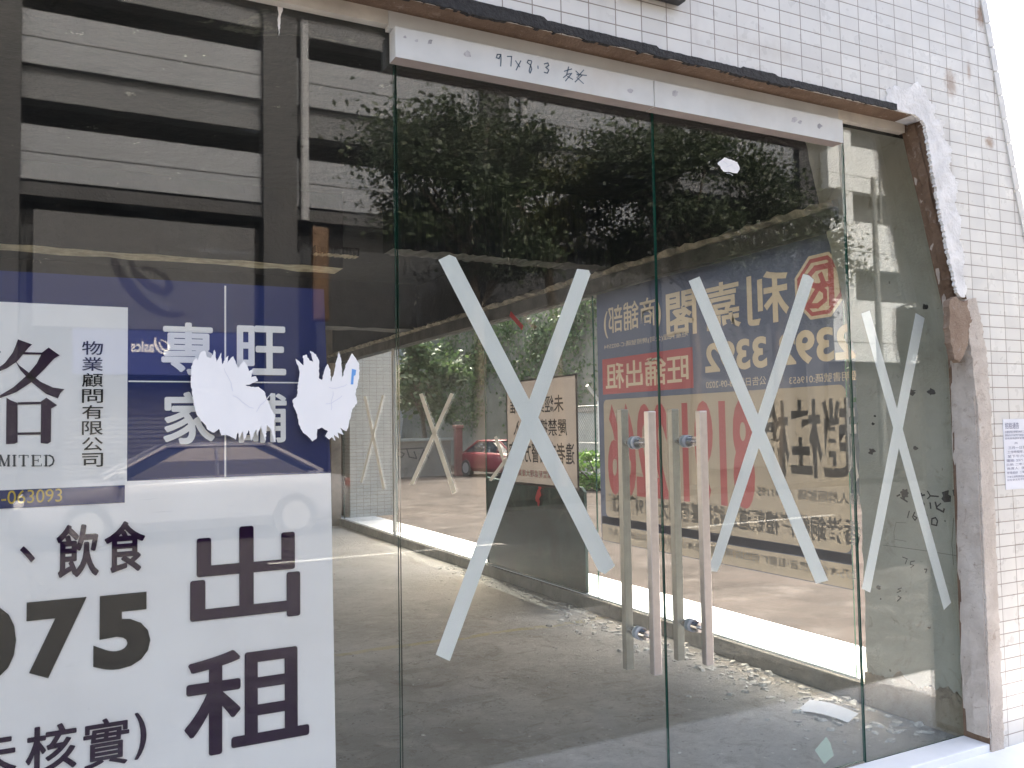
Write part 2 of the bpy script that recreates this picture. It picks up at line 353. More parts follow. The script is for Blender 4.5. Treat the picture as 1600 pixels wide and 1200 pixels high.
# planes: Y-plane maps (x, z) at depth y; X-plane maps (y, z) at depth x
PY = lambda a, b, d: (a, d, b)
PX = lambda a, b, d: (d, a, b)
def poly_px_y(pts, y): return [((q := onY(u, v, y)).x, q.z) for u, v in pts]
def poly_px_x(pts, x): return [((q := onX(u, v, x)).y, q.z) for u, v in pts]
# ---- lettering: Blender's own font, turned into flat mesh and fitted into a box
def glyphs(body, bold=0.0):
    cu = bpy.data.curves.new('lettering_source', 'FONT'); cu.body = body; cu.offset = bold; cu.resolution_u = 4; cu.fill_mode = 'FRONT'
    o = bpy.data.objects.new('lettering_source', cu); C.objects.link(o)
    dg = bpy.context.evaluated_depsgraph_get(); dg.update()
    me = o.evaluated_get(dg).to_mesh()
    vs = [(v.co.x, v.co.y) for v in me.vertices]; fs = [tuple(p.vertices) for p in me.polygons]
    o.evaluated_get(dg).to_mesh_clear(); bpy.data.objects.remove(o); bpy.data.curves.remove(cu)
    return vs, fs
def add_text(mb, body, box, mp, d, bold=0.0, mi=0, stack=False):
    """box = (a0, a1, b0, b1) on the plane; a0 is where the reading starts"""
    if bold and stack:
        for i, (ox, oz) in enumerate(((0, 0), (1, 0), (-1, 0), (0, 1), (0, -1), (.7, .7), (-.7, .7), (.7, -.7), (-.7, -.7))):
            sx_ = bold*(box[3]-box[2])*1.1; add_text(mb, body, (box[0]+sx_+ox*sx_, box[1]-sx_+ox*sx_, box[2]+sx_+oz*sx_, box[3]-sx_+oz*sx_), mp, d-i*.00006, 0, mi)
        return mb
    vs, fs = glyphs(body, bold)
    if not vs: return mb
    x0 = min(v[0] for v in vs); x1 = max(v[0] for v in vs); y0 = min(v[1] for v in vs); y1 = max(v[1] for v in vs)
    a0, a1, b0, b1 = box; i = len(mb.v)
    for x, y in vs:
        mb.v.append(tuple(mp(a0+(x-x0)/(x1-x0)*(a1-a0), b0+(y-y0)/(y1-y0)*(b1-b0), d)))
    for f in fs: mb.f.append(tuple(i+q for q in f)); mb.m.append(mi)
    return mb
def ribbon(mb, pts, w, mp, d, mi=0):
    """a brush stroke of width w on a plane"""
    P = [Vector(p) for p in pts]
    for a, b in zip(P, P[1:]):
        t = b-a
        if t.length < 1e-6: continue
        t.normalize(); n = Vector((-t.y, t.x))*w/2; a2 = a-t*w*.35; b2 = b+t*w*.35
        mb.face([mp(*(a2+n), d), mp(*(a2-n), d), mp(*(b2-n), d), mp(*(b2+n), d)], mi)
    return mb
rnd = random.Random(7)
def jag(a, b, n, amp, rng=rnd):
    """points from a to b with a ragged offset at right angles"""
    a = Vector(a); b = Vector(b); t = (b-a); nn = Vector((-t.y, t.x)).normalized(); o = []
    for i in range(n+1):
        q = a+t*(i/n); o.append(tuple(q+nn*rng.uniform(-amp, amp)*(0 if i in (0, n) else 1)))
    return o
def rect_px_y(u0, v0, u1, v1, y):
    a = onY(u0, v0, y); b = onY(u1, v1, y); c = onY(u0, v1, y); d = onY(u1, v0, y)
    return ((a.x+c.x)/2, (b.x+d.x)/2, (c.z+b.z)/2, (a.z+d.z)/2)
# ================================================================== SETTING: ground, road, pavements
mb = MB(); mb.face([(-300, -300, -.2), (300, -300, -.2), (300, 300, -.2), (-300, 300, -.2)]); struct('ground', mb, 'ground')
mb = MB(); mb.face([(-120, -12, -.15), (120, -12, -.15), (120, -3.2, -.15), (-120, -3.2, -.15)]); struct('road', mb, 'asphalt')
mb = MB(); mb.box(-40, 40, -3.2, -.121, -.2, -.02); struct('pavement', mb, 'pave')
mb = MB(); mb.box(-40, 60, -17.5, -12, -.2, -.02); struct('pavement', mb, 'pave_dark')
mb = MB()
for i in range(14): mb.face([(-40+i*6, -7.65, -.146), (-37+i*6, -7.65, -.146), (-37+i*6, -7.55, -.146), (-40+i*6, -7.55, -.146)])
struct('road_line', mb, 'line')
mb = MB(); mb.box(3.44, 40, -.118, 40, -.19, -.03); struct('yard', mb, 'yard')
mb = MB(); mb.box(-40, -6.41, .5, 30, -.19, -.03); mb.box(-6.40, 3.4, 10.21, 30, -.19, -.03); struct('yard', mb, 'rear')  # unseen pale ground, added to bounce sunlight into the room
mb = MB(); mb.box(-6.2, 3.398, -.0015, 10, -.2, 0.0); struct('floor', mb, 'floor')
# ================================================================== THE SHOP BUILDING
bld = thing('shop_building', 'white tiled corner building with its ground floor shop opening stripped bare', 'building')
WF = -.12
mb = MB()
open_edge = [(3.105, 2.60), (3.15, 2.44), (3.20, 2.29), (3.245, 2.13), (3.295, 1.95), (3.345, 1.775), (3.352, 1.4), (3.348, .7), (3.345, -.2)]
outer = [(3.86, -.2), (3.86, 1.80), (3.708, 2.367), (3.53, 3.19), (3.44, 3.62), (3.44, 4.6)]
wall = [(-3.2, 2.612)] + open_edge + outer + [(-6.5, 4.6), (-6.5, -.2), (-3.2, -.2)]
mb.prism(wall, PY, WF, -.0025, 0, 1)
facade = obj('tiled_facade', mb, ['tile', 'brown'], bld); facade['label'] = 'facade of small cream tiles in a straight grid with rust marks'
# trim tiles along the slanted outer edge
mb = MB(); ed = [(3.86, .9), (3.86, 1.80), (3.708, 2.367), (3.53, 3.19), (3.44, 3.62), (3.44, 5.0)]
for (a, b) in zip(ed, ed[1:]):
    A = Vector(a); B = Vector(b); n = max(1, int((B-A).length/.105)); t = (B-A).normalized(); nn = Vector((-t.y, t.x))
    for i in range(n):
        p = A+(B-A)*(i/n)+t*.002; q = A+(B-A)*((i+1)/n)-t*.002
        w_ = .034
        mb.prism([tuple(p+nn*w_), tuple(p-nn*.004), tuple(q-nn*.004), tuple(q+nn*w_)], PY, WF-.006, WF+.02)
obj('edge_trim', mb, plain('trim_tile', (0.62, 0.595, 0.55), .35, .08, 14), facade)
# black rotten strip under the lintel
mb = MB(); rng = random.Random(3)
top = []
for i_ in range(481):
    x = -3.2+i_*6.13/480; z = 2.645 if x < 1.31 else (2.636 if x < 1.75 else 2.628)
    if abs(x-.2) < .12 or abs(x-2.2) < .08: z += .006
    top.append((x, z+rng.uniform(-.0012, .0012)))
bot = []; dr = 0
for i_ in range(601):
    x = 2.93-i_*6.13/600; dr = dr*.8+rng.uniform(-.0022, .0022); bot.append((x, 2.604+dr-(.004 if rng.random() < .05 else 0)))
mb.prism(top+bot, PY, WF-.006, WF+.01); obj('rotten_render', mb, 'black', facade)
# soffit of the opening
mb = MB(); mb.box(-3.2, 3.10, WF+.004, -.04, 2.608, 2.619); obj('soffit', mb, 'soffit', bld)
# white plaster patch round the upper corner of the opening
pl = [(1384, 166), (1386, 140), (1400, 133), (1415, 140), (1433, 128), (1446, 140), (1452, 156), (1464, 166), (1460, 185), (1476, 190), (1474, 215), (1488, 232), (1484, 262), (1497, 285), (1493, 320), (1502, 345), (1500, 372), (1508, 400), (1505, 428), (1511, 452), (1507, 466), (1496, 458), (1489, 425), (1482, 395), (1476, 362), (1468, 322), (1462, 288), (1456, 255), (1450, 222), (1447, 198), (1440, 186), (1425, 178), (1405, 172)]
rg = random.Random(2); dense = []
for a, b in zip(pl, pl[1:]+pl[:1]):
    n = max(1, int(math.hypot(a[0]-b[0], a[1]-b[1])/2.2))
    for i in range(n): t = i/n; dense.append((a[0]+(b[0]-a[0])*t+rg.uniform(-1.6, 1.6), a[1]+(b[1]-a[1])*t+rg.uniform(-1.3, 1.3)))
mb = MB(); mb.prism(poly_px_y(dense, WF-.004), PY, WF-.0035, WF+.01); obj('plaster_patch', mb, 'plaster', facade)
mb = MB(); mb.prism([(2.93, 2.606), (3.0, 2.64), (3.10, 2.645), (3.115, 2.595)], PY, WF+.002, -.035); obj('plaster_lump', mb, 'plaster', bld)
# cement strip down the lower edge of the pier
rng = random.Random(11)
L = jag((3.30, 1.86), (3.353, 1.40), 30, .004, rng) + jag((3.353, 1.40), (3.348, -.02), 90, .003, rng)[1:]
Rr = jag((3.425, -.02), (3.44, 1.40), 110, .006, rng) + jag((3.44, 1.40), (3.42, 1.68), 26, .007, rng)[1:] + jag((3.42, 1.68), (3.375, 1.87), 20, .008, rng)[1:]
mb = MB(); mb.prism(L+Rr, PY, WF-.006, WF+.03); obj('cement_strip', mb, 'cement', facade)
# ragged jamb lining, brown above and grey cement below
def jamb(name, pts, mat, seed, y0=WF+.012, y1=-.012, amp=.012):
    rng = random.Random(seed); mb = MB(); rings = []
    for a, b in zip(pts, pts[1:]):
        for i in range(10):
            t = i/10; x = a[0]+(b[0]-a[0])*t; z = a[1]+(b[1]-a[1])*t
            rings.append([(x+.02, y0, z), (x-.004-rng.random()*amp, y0, z), (x-.008-rng.random()*amp, (y0+y1)/2+.01, z), (x-.004-rng.random()*amp, y1, z), (x+.02, y1, z)])
    mb.loft(rings); return obj(name, mb, mat, bld)
jamb('brown_jamb', [(3.112, 2.585), (3.20, 2.29), (3.295, 1.95), (3.345, 1.775), (3.352, 1.60)], 'brown', 5, WF+.045, -.035, .016)
jamb('plaster_arris', [(3.125, 2.58), (3.213, 2.29), (3.308, 1.95), (3.352, 1.80)], 'cement', 6, WF+.001, WF+.052, .010)
jamb('cement_jamb', [(3.347, 1.74), (3.35, 1.62), (3.352, 1.2), (3.348, .6), (3.346, -.0)], 'cement', 8, WF+.001, -.02, .008)
jamb('plaster_bead', [(3.13, 2.55), (3.22, 2.26), (3.315, 1.92), (3.36, 1.70), (3.362, 1.2), (3.358, .6), (3.352, .1)], 'cement', 9, -.040, -.003, .008)
rg = random.Random(9); dense = []; eb = [(1484, 470), (1494, 464), (1503, 472), (1511, 470), (1514, 486), (1518, 500), (1513, 516), (1514, 532), (1507, 552), (1500, 566), (1490, 560), (1484, 520)]
for a, b in zip(eb, eb[1:]+eb[:1]):
    for i in range(7): t = i/7; dense.append((a[0]+(b[0]-a[0])*t+rg.uniform(-1.5, 1.5), a[1]+(b[1]-a[1])*t+rg.uniform(-1.5, 1.5)))
mb = MB(); mb.prism(poly_px_y(dense, WF-.008), PY, WF-.0085, WF+.02); obj('exposed_brick', mb, concrete('exposed_brick', (.38, .28, .205), (.27, .185, .13), (.50, .43, .36), 14, 1.0), facade)
# inner face of the corner pier, seen through the glass
def pier_y(z): return .53 if z < 1.7 else .53+(z-1.7)*.24
mb = MB(); zs = [-.1, .1, .5, 1.0, 1.5, 1.7, 2.0, 2.3, 2.6, 2.95]; rng = random.Random(21)
zz = [-.1+i*.06 for i in range(52)]
poly = [(.014, -.1)] + [(pier_y(z)+rng.uniform(-.006, .006), z) for z in zz] + [(.014, zz[-1])]
mb.prism(poly, PX, 3.40, 3.72); pier = obj('corner_pier', mb, 'conc', bld)
mb = MB(); XG = 3.3985; k_ = 5.457
gs = [([(118, 192), (142, 180)], 3.2), ([(150, 160), (212, 165)], 3.5), ([(172, 140), (176, 215)], 5), ([(150, 205), (205, 240)], 3), ([(300, 192), (352, 182)], 3.5), ([(325, 170), (330, 235), (348, 262)], 3.5), ([(378, 150), (402, 190), (378, 215)], 2.4), ([(402, 190), (470, 195)], 2.8), ([(400, 250), (405, 295)], 3.0), ([(445, 245), (458, 298), (512, 326), (520, 302)], 3.4), ([(490, 255), (455, 285)], 2.6), ([(222, 320), (208, 375)], 2.2), ([(268, 330), (250, 370), (270, 398), (287, 376), (262, 362)], 2.4), ([(333, 347), (363, 335), (372, 358), (335, 420)], 2.6), ([(345, 382), (388, 424)], 2.6), ([(447, 375), (415, 385), (413, 433), (455, 442), (463, 402), (445, 375)], 2.8), ([(525, 403), (530, 405)], 2.2), ([(165, 712), (205, 726), (188, 770)], 1.4), ([(268, 745), (235, 750), (230, 775), (262, 782), (235, 802)], 1.4), ([(158, 975), (125, 985), (150, 1000), (118, 1015)], 1.6), ([(128, 1045), (152, 1058), (122, 1086)], 2.2), ([(352, 815), (372, 815), (362, 845)], 2.2), ([(195, 420), (110, 415), (90, 500), (95, 560), (195, 577)], .5), ([(0, 610), (340, 655), (690, 710)], .6), ([(600, 380), (585, 600), (600, 780)], .8)]
for pts, wd in gs:
    ribbon(mb, poly_px_x([(1380+a/k_, 740+b/k_) for a, b in pts], XG), wd*.0023, PX, XG)
for bl in ([(498, 160), (540, 145), (560, 140), (555, 180), (578, 190), (575, 240), (520, 245), (495, 215), (510, 190)], [(150, 150), (205, 130), (212, 200), (160, 205)], [(590, 140), (632, 120), (630, 205), (600, 190)]):
    mb.face([PX(a, b, XG+.0004) for a, b in poly_px_x([(1380+a/k_, 740+b/k_) for a, b in bl], XG)])
obj('graffiti', mb, 'spray', pier, recalc=False)
for (u, v, s_) in ((1422, 612, 12), (1364, 662, 4), (1367, 650, 3), (1362, 705, 8), (1430, 700, 6), (1373, 918, 7), (1452, 981, 4), (1454, 1072, 4), (1410, 1073, 3), (1376, 936, 2), (1455, 612, 9), (1446, 480, 9)):
    rg = random.Random(u); pts = [(u+math.cos(q*.449)*s_*rg.uniform(.3, .95), v+math.sin(q*.449)*s_*.8*rg.uniform(.3, .95)) for q in range(14)]
    mb = MB(); mb.face([PX(a, b, XG-.0003) for a, b in poly_px_x(pts, XG)]); obj('stain', mb, 'spray', pier, recalc=False)
# darker crumbled foot of the pier
mb = MB(); rng = random.Random(5)
hh = .15; top_ = []
for i in range(66): hh += rng.uniform(-.012, .012); hh = min(.21, max(.12, hh)); top_.append((.02+i*.008, hh))
mb.prism([(.02, 0)] + top_ + [(.54, 0)], PX, 3.392, 3.41)
obj('crumbled_foot', mb, concrete('foot_concrete', (.40, .35, .27), (.27, .22, .155), (.17, .135, .095), 6, .9), pier, bevel=.006)
# ceiling, beams, back and left walls
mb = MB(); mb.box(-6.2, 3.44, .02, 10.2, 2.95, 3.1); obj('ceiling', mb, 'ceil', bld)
mb = MB(); mb.box(-6.19, 3.37, 6.72, 9.98, 2.90, 2.948); obj('bounce_panel', mb, 'plaster', bld)  # pale reflector added behind the beam, out of view, to brighten the floor
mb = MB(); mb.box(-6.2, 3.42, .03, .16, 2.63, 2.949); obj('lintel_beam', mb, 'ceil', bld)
def ragged_beam(name, x0, x1, y0, y1, z0, z1, mats, seed):
    rng = random.Random(seed); mb = MB(); n = 60; rings = []
    for i in range(n+1):
        x = x0+(x1-x0)*i/n; j = lambda s=.012: rng.uniform(-s, s)
        rings.append([(x, y0+j(), z0+j(.006)), (x, y1+j(.02), z0+j(.006)), (x, y1, z1), (x, y0, z1)])
    i0 = len(mb.f); mb.loft(rings)
    for f in range(len(mb.f)):
        mb.m[f] = 1 if (f < n*4 and f % 4 == 0) else 0
    return obj(name, mb, mats, bld)
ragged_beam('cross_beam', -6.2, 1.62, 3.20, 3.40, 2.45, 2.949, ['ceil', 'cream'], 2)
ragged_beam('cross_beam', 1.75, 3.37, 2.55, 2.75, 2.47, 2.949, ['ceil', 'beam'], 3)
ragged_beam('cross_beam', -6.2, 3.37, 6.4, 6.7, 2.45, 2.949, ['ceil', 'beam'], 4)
ragged_beam('peeled_strip', 1.35, 1.63, 2.86, 2.95, 2.47, 2.52, ['ceil', 'cream'], 5)
mb = MB(); mb.box(3.375, 3.52, .60, 10.0, 2.325, 2.43); obj('side_beam', mb, 'beam', bld, bevel=.006)
rng = random.Random(8); mb = MB(); rings = []
for i in range(160):
    y = .6+i*9.4/159; h = 2.43
    rings.append([(3.372-rng.random()*.03, y, h+rng.uniform(-.004, .004)), (3.36-rng.random()*.035, y, h+.028+rng.uniform(-.012, .012)), (3.40, y, h+.05+rng.uniform(-.012, .012)), (3.5, y, h+.05), (3.5, y, h)])
mb.loft(rings); obj('broken_plaster_edge', mb, plain('broken_plaster', (.30, .265, .2), .9, .4, 12, .7, 50, dirt=.7, dcol=(.06, .05, .04)), bld)
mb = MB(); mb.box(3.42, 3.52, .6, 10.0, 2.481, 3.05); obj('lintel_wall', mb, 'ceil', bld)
mb = MB(); mb.box(-2.4, 3.9, 10.0, 10.2, -.2, 3.05); mb.box(-6.2, -5.6, 10.0, 10.2, -.2, 3.05); mb.box(-5.6, -2.4, 10.0, 10.2, 2.4, 3.05); mb.box(-5.6, -2.4, 10.0, 10.2, -.2, .15); obj('back_wall', mb, 'backwall', bld)  # opening in this wall is invented, lets sun and sky light in
mb = MB(); mb.box(-6.4, -6.2, -.002, .5, -.2, 3.05); mb.box(-6.4, -6.2, 9.4, 10.2, -.2, 3.05); mb.box(-6.4, -6.2, .5, 9.4, 2.55, 3.05); mb.box(-6.4, -6.2, .5, 9.4, -.2, .0)  # wide unseen opening added here to light the floor
obj('side_wall', mb, 'backwall', bld)
mb = MB(); mb.box(-6.4, 3.44, .17, 10.2, 3.12, 4.5); obj('upper_floors', mb, 'tile', bld)  # unseen; height kept low so sunlight reaches the street
mb = MB(); mb.box(3.30, 3.44, 9.66, 9.98, 0, 2.325); obj('pillar', mb, 'backwall', bld)
# kerb inside the side window, white ledge outside it
mb = MB(); mb.box(3.399, 3.429, .54, 9.66, -.1, .098); obj('kerb', mb, 'kerb', bld, bevel=.004)
mb = MB(); mb.box(3.4295, 3.93, .60, 11.2, -.15, .105); obj('ledge', mb, 'ledge', bld)
# tiled pier outside at the far end of the side window
mb = MB(); mb.box(3.56, 4.27, 9.62, 11.2, .1055, 2.9); obj('tiled_pier', mb, 'tile', bld)
# white sill outside the glass front
mb = MB(); mb.box(-3.2, 3.344, -.1195, -.002, -.15, .035); obj('sill', mb, 'ledge', bld, bevel=.004)
mb = MB(); mb.box(-6.5, 6.5, -.75, -.1205, -.16, .004); obj('bright_apron', mb, 'ledge', bld)  # added white strip, brightness of the lit pavement put into its colour
# ================================================================== GLASS FRONT
def pane(name, x0, x1, z0, z1, parent, y0=0.0, t=.010, mat='glass'):
    mb = MB(); mb.box(x0, x1, y0, y0+t, z0, z1, 0, [1, 1, 0, 1, 0, 1]); return obj(name, mb, [mat, 'edge'], parent)
XS1, XS2, XS3 = .859, 1.8155, 2.7605
ZT = 2.60
def vbar(mb, u, y, v0, v1, wd, dp):
    a = onY(u, v0, y); b = onY(u, v1, y); x = (a.x+b.x)/2
    mb.box(x-wd/2, x+wd/2, y-dp/2, y+dp/2, b.z, a.z); return x
def make_handles(door, xh, yo, yi, where):
    z1, z0 = 1.405, .545
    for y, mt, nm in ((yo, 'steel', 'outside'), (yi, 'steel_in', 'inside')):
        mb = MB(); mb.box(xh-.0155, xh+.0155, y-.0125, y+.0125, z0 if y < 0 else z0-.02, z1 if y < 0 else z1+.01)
        h = obj('handle', mb, mt, door, bevel=.002); h['label'] = 'long square steel pull bar on the %s face' % nm
    for z in (1.30, .66):
        mb = MB(); mb.bar((xh, yo+.012, z), (xh, yi-.012, z), .0065, n=12)
        mb.bar((xh, -.042, z), (xh, -.012, z), .017, .019, n=18); mb.bar((xh, .018, z), (xh, .046, z), .019, .012, n=18)
        st = obj('standoff', mb, 'chrome', door)
        mb = MB(); mb.bar((xh, -.0119, z), (xh, -.0006, z), .022, n=20); mb.bar((xh, .0106, z), (xh, .0175, z), .022, n=20); obj('washer', mb, 'rubber', st)
dl = thing('glass_door', 'left frameless glass door, big tape cross on it, steel pull bar at its right edge', 'door', (XS1, 0, .04), 'pair of glass shop doors')
pane('pane', XS1+.004, XS2-.002, .04, ZT-.05, dl); make_handles(dl, 1.707, -.085, .072, 'left')
dr = thing('glass_door', 'right frameless glass door, backlit poster behind it, steel pull bar at its left edge', 'door', (XS2, 0, .04), 'pair of glass shop doors')
pane('pane', XS2+.002, XS3-.003, .04, ZT-.05, dr); make_handles(dr, 1.9275, -.080, .074, 'right')
g = thing('glass_panel', 'wide fixed shopfront glass panel left of the doors, rental poster behind it', 'glass panel', (-3.2, 0, .03), 'fixed shopfront panes')
pane('pane', -3.19, XS1-.003, .03, ZT+.02, g)
g = thing('glass_panel', 'narrow fixed glass panel between right door and slanted pier', 'glass panel', (XS3, 0, .03), 'fixed shopfront panes')
mb = MB(); mb.prism([(XS3+.003, .03), (3.40, .03), (3.44, 1.7), (3.44, 1.85), (3.25, 2.62), (XS3+.003, 2.62)], PY, 0, .010, 0, 1)
obj('pane', mb, ['glass', 'edge'], g)
# header above the doors and the frame strip above it
hd = thing('door_header', 'white aluminium rail over the glass doors with handwritten numbers', 'header', (XS1, -.04, 2.5))
HY = -.058
zt = lambda x: 2.575
a = onY(612, 36, HY); b = onY(1318, 190, HY); c = onY(618, 91, HY); d = onY(1318, 222, HY)
zt0, zb0 = (a.z+b.z)/2, (c.z+d.z)/2; hx0, hx1 = c.x, d.x; hm = onY(1022, 140, HY).x
for x0, x1 in ((hx0, hm-.0015), (hm+.0015, hx1)):
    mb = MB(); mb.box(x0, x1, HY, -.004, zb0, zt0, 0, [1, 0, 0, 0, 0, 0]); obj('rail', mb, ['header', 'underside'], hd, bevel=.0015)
mb = MB(); kk = 6.154
strokes = [[(500, 400), (475, 400), (465, 430), (490, 440), (508, 400), (510, 450), (505, 512)], [(570, 420), (612, 420), (605, 512)], [(650, 462), (690, 520)], [(700, 462), (655, 550)], [(803, 462), (772, 456), (762, 480), (795, 502), (806, 540), (790, 580), (780, 560), (790, 522), (805, 470)], [(865, 512), (866, 535)], [(925, 492), (960, 482), (970, 505), (940, 525), (970, 550), (955, 580), (925, 572)], [(1118, 562), (1190, 540)], [(1160, 520), (1140, 600), (1110, 622)], [(1145, 592), (1190, 582), (1130, 655)], [(1150, 612), (1200, 640)], [(1230, 560), (1262, 590)], [(1305, 550), (1250, 612)], [(1240, 592), (1332, 602)], [(1290, 600), (1222, 665)], [(1240, 622), (1302, 680)]]
for s_ in strokes: ribbon(mb, poly_px_y([(700+a/kk, 20+b/kk) for a, b in s_], HY-.0008), .0035, PY, HY-.0008)
obj('handwriting', mb, 'pencil', hd, recalc=False)
for (u, v, r_) in ((633, 58, 3), (651, 64, 3), (672, 66, 5), (730, 85, 7), (985, 142, 6), (1055, 146, 6), (1241, 187, 6), (1280, 197, 5), (1250, 191, 4)):
    mb = MB(); rg = random.Random(u); mb.face([PY(*q, HY-.0006) for q in poly_px_y([(u+math.cos(i*.785)*r_*rg.uniform(.5, 1.2), v+math.sin(i*.785)*r_*rg.uniform(.5, 1.0)) for i in range(8)], HY)]); obj('scuff', mb, 'scuff', hd, recalc=False)
fr = thing('frame_strip', 'long cream painted metal strip along the top of the glass front', 'frame', (-3.2, -.03, 2.58))
FY = -.034
mb = MB(); mb.box(hx0-.012, hx1+.004, FY, -.003, zt0+.002, 2.6075); obj('frame_bar', mb, 'header', fr)
zl = onY(530, 22, FY).z
mb = MB(); mb.box(-3.2, hx0-.0135, FY, -.003, zl, 2.6075); obj('frame_bar', mb, 'header2', fr)
zr = (onY(1330, 185, FY).z+onY(1415, 212, FY).z)/2
mb = MB(); mb.box(hx1+.0055, 3.09, FY, -.003, zr, 2.6075); obj('frame_bar', mb, 'header2', fr)
# ---- tape crosses on the inside of the front glass
TY = .0106
def cross(name, label, strips, group, y=TY, mat='tape', mp='y'):
    q0 = onY(*strips[0][0], y) if mp == 'y' else onX(*strips[0][0], y)
    t = thing(name, label, 'tape', q0, group)
    for i, s_ in enumerate(strips):
        mb = MB()
        if mp == 'y': mb.prism(poly_px_y(s_, y), PY, y+i*.0007, y+i*.0007+.0004)
        else: mb.prism(poly_px_x(s_, y), PX, y-i*.0016, y-i*.0016-.0012)
        obj('tape_strip', mb, mat, t)
    return t
GX = 'tape crosses on the front glass'
cross('tape_cross', 'largest pale tape cross, on the left glass door', [[(685, 406), (702, 398), (712, 402), (961, 884), (945, 897), (935, 892), (900, 822)], [(902, 420), (920, 422), (923, 428), (703, 1033), (681, 1023)]], GX)
cross('tape_cross', 'pale tape cross on the right glass door beside the pull bars', [[(1076, 439), (1093, 432), (1294, 907), (1275, 912)], [(1255, 428), (1264, 430), (1272, 437), (1127, 880), (1121, 893), (1106, 893)]], GX)
cross('tape_cross', 'slim pale tape cross on the narrow glass panel by the concrete pier', [[(1346, 490), (1359, 485), (1486, 942), (1475, 953)], [(1431, 489), (1445, 497), (1360, 926), (1347, 920)]], GX)
# ---- torn paper stuck on the outside
def torn(name, label, pts, sc, ox, oy, y=-.0012, extra=None):
    pp = [(ox+a/sc, oy+b/sc) for a, b in pts]; q = onY(*pp[0], y); t = thing(name, label, 'paper remnant', q, 'torn paper on the glass')
    rng = random.Random(len(pts)); dense = []
    for a, b in zip(pp, pp[1:]+pp[:1]):
        n = max(1, int(math.hypot(a[0]-b[0], a[1]-b[1])/2.5))
        for i in range(n): dense.append((a[0]+(b[0]-a[0])*i/n+rng.uniform(-.7, .7)*(i > 0), a[1]+(b[1]-a[1])*i/n+rng.uniform(-.7, .7)*(i > 0)))
    mb = MB(); mb.prism(poly_px_y(dense, y), PY, y-.0008, y+.0006); obj('paper', mb, 'torn', t)
    cx_ = sum(q_[0] for q_ in pp)/len(pp); cy2 = sum(q_[1] for q_ in pp)/len(pp); ext = max(abs(q_[0]-cx_) for q_ in pp)
    if ext > 15:
        for k_i in range(3):
            a0 = rng.uniform(0, 6.28); mb = MB(); x_, y_ = cx_+rng.uniform(-.5, .5)*ext, cy2+rng.uniform(-.6, .6)*ext; line = []
            for st in range(7): line.append((x_, y_)); x_ += math.cos(a0)*ext*.09; y_ += math.sin(a0)*ext*.09; a0 += rng.uniform(-.35, .35)
            ribbon(mb, poly_px_y(line, y-.0009), .0022, PY, y-.0009-k_i*.00005); obj('crease', mb, 'crease', t, recalc=False)
    if extra:
        mb = MB(); mb.prism(poly_px_y([(ox+a/sc, oy+b/sc) for a, b in extra], y-.0015), PY, y-.0013, y-.0007); obj('print_remnant', mb, 'torn_blue', t)
TA = [(100, 280), (140, 200), (150, 230), (180, 160), (215, 150), (230, 200), (265, 212), (295, 140), (302, 180), (310, 250), (350, 165), (352, 215), (360, 262), (385, 212), (410, 190), (400, 250), (430, 210), (450, 195), (470, 240), (490, 290), (540, 235), (570, 280), (580, 320), (612, 305), (600, 370), (640, 362), (655, 400), (600, 425), (550, 436), (600, 452), (660, 450), (710, 490), (735, 560), (770, 640), (800, 690), (790, 760), (805, 910), (790, 905), (760, 800), (730, 770), (720, 900), (700, 850), (680, 780), (650, 860), (640, 800), (600, 900), (580, 810), (540, 900), (530, 820), (500, 880), (490, 820), (470, 890), (420, 860), (390, 850), (350, 855), (330, 800), (290, 832), (240, 810), (210, 760), (150, 690), (125, 610), (110, 520), (95, 400)]
TB = [(970, 215), (1010, 250), (1040, 272), (1030, 190), (1060, 180), (1085, 230), (1120, 242), (1090, 150), (1140, 180), (1165, 230), (1165, 380), (1190, 392), (1215, 300), (1235, 260), (1260, 310), (1265, 410), (1290, 330), (1310, 230), (1330, 155), (1350, 230), (1360, 380), (1390, 260), (1440, 170), (1470, 210), (1500, 260), (1500, 370), (1470, 500), (1480, 590), (1440, 640), (1410, 780), (1395, 820), (1340, 790), (1370, 850), (1320, 830), (1330, 880), (1290, 850), (1300, 900), (1270, 870), (1250, 890), (1215, 860), (1240, 820), (1190, 790), (1150, 802), (1145, 880), (1110, 905), (1070, 860), (1030, 830), (1000, 770), (985, 680), (950, 610), (945, 560), (980, 530), (990, 430), (1005, 330)]
torn('torn_sticker', 'ragged white paper remnant hiding the middle of the four white characters', TA, 5.333, 280, 520)
torn('torn_sticker', 'ragged white paper remnant over the right edge of the navy poster', TB, 5.333, 280, 520, extra=[(1440, 300), (1475, 310), (1470, 350), (1455, 360), (1450, 430), (1430, 430)])
torn('torn_sticker', 'small white paper scrap high on the right glass door', [(0, 10), (12, 0), (34, 8), (38, 20), (34, 27), (10, 24)], 1.1, 1121, 246)
torn('torn_sticker', 'white shredded paper under the header strip at the top left', [(0, 0), (10, 0), (9, 12), (6, 20), (5, 34), (3, 52), (1, 30), (2, 16)], 1.0, 433, 4)
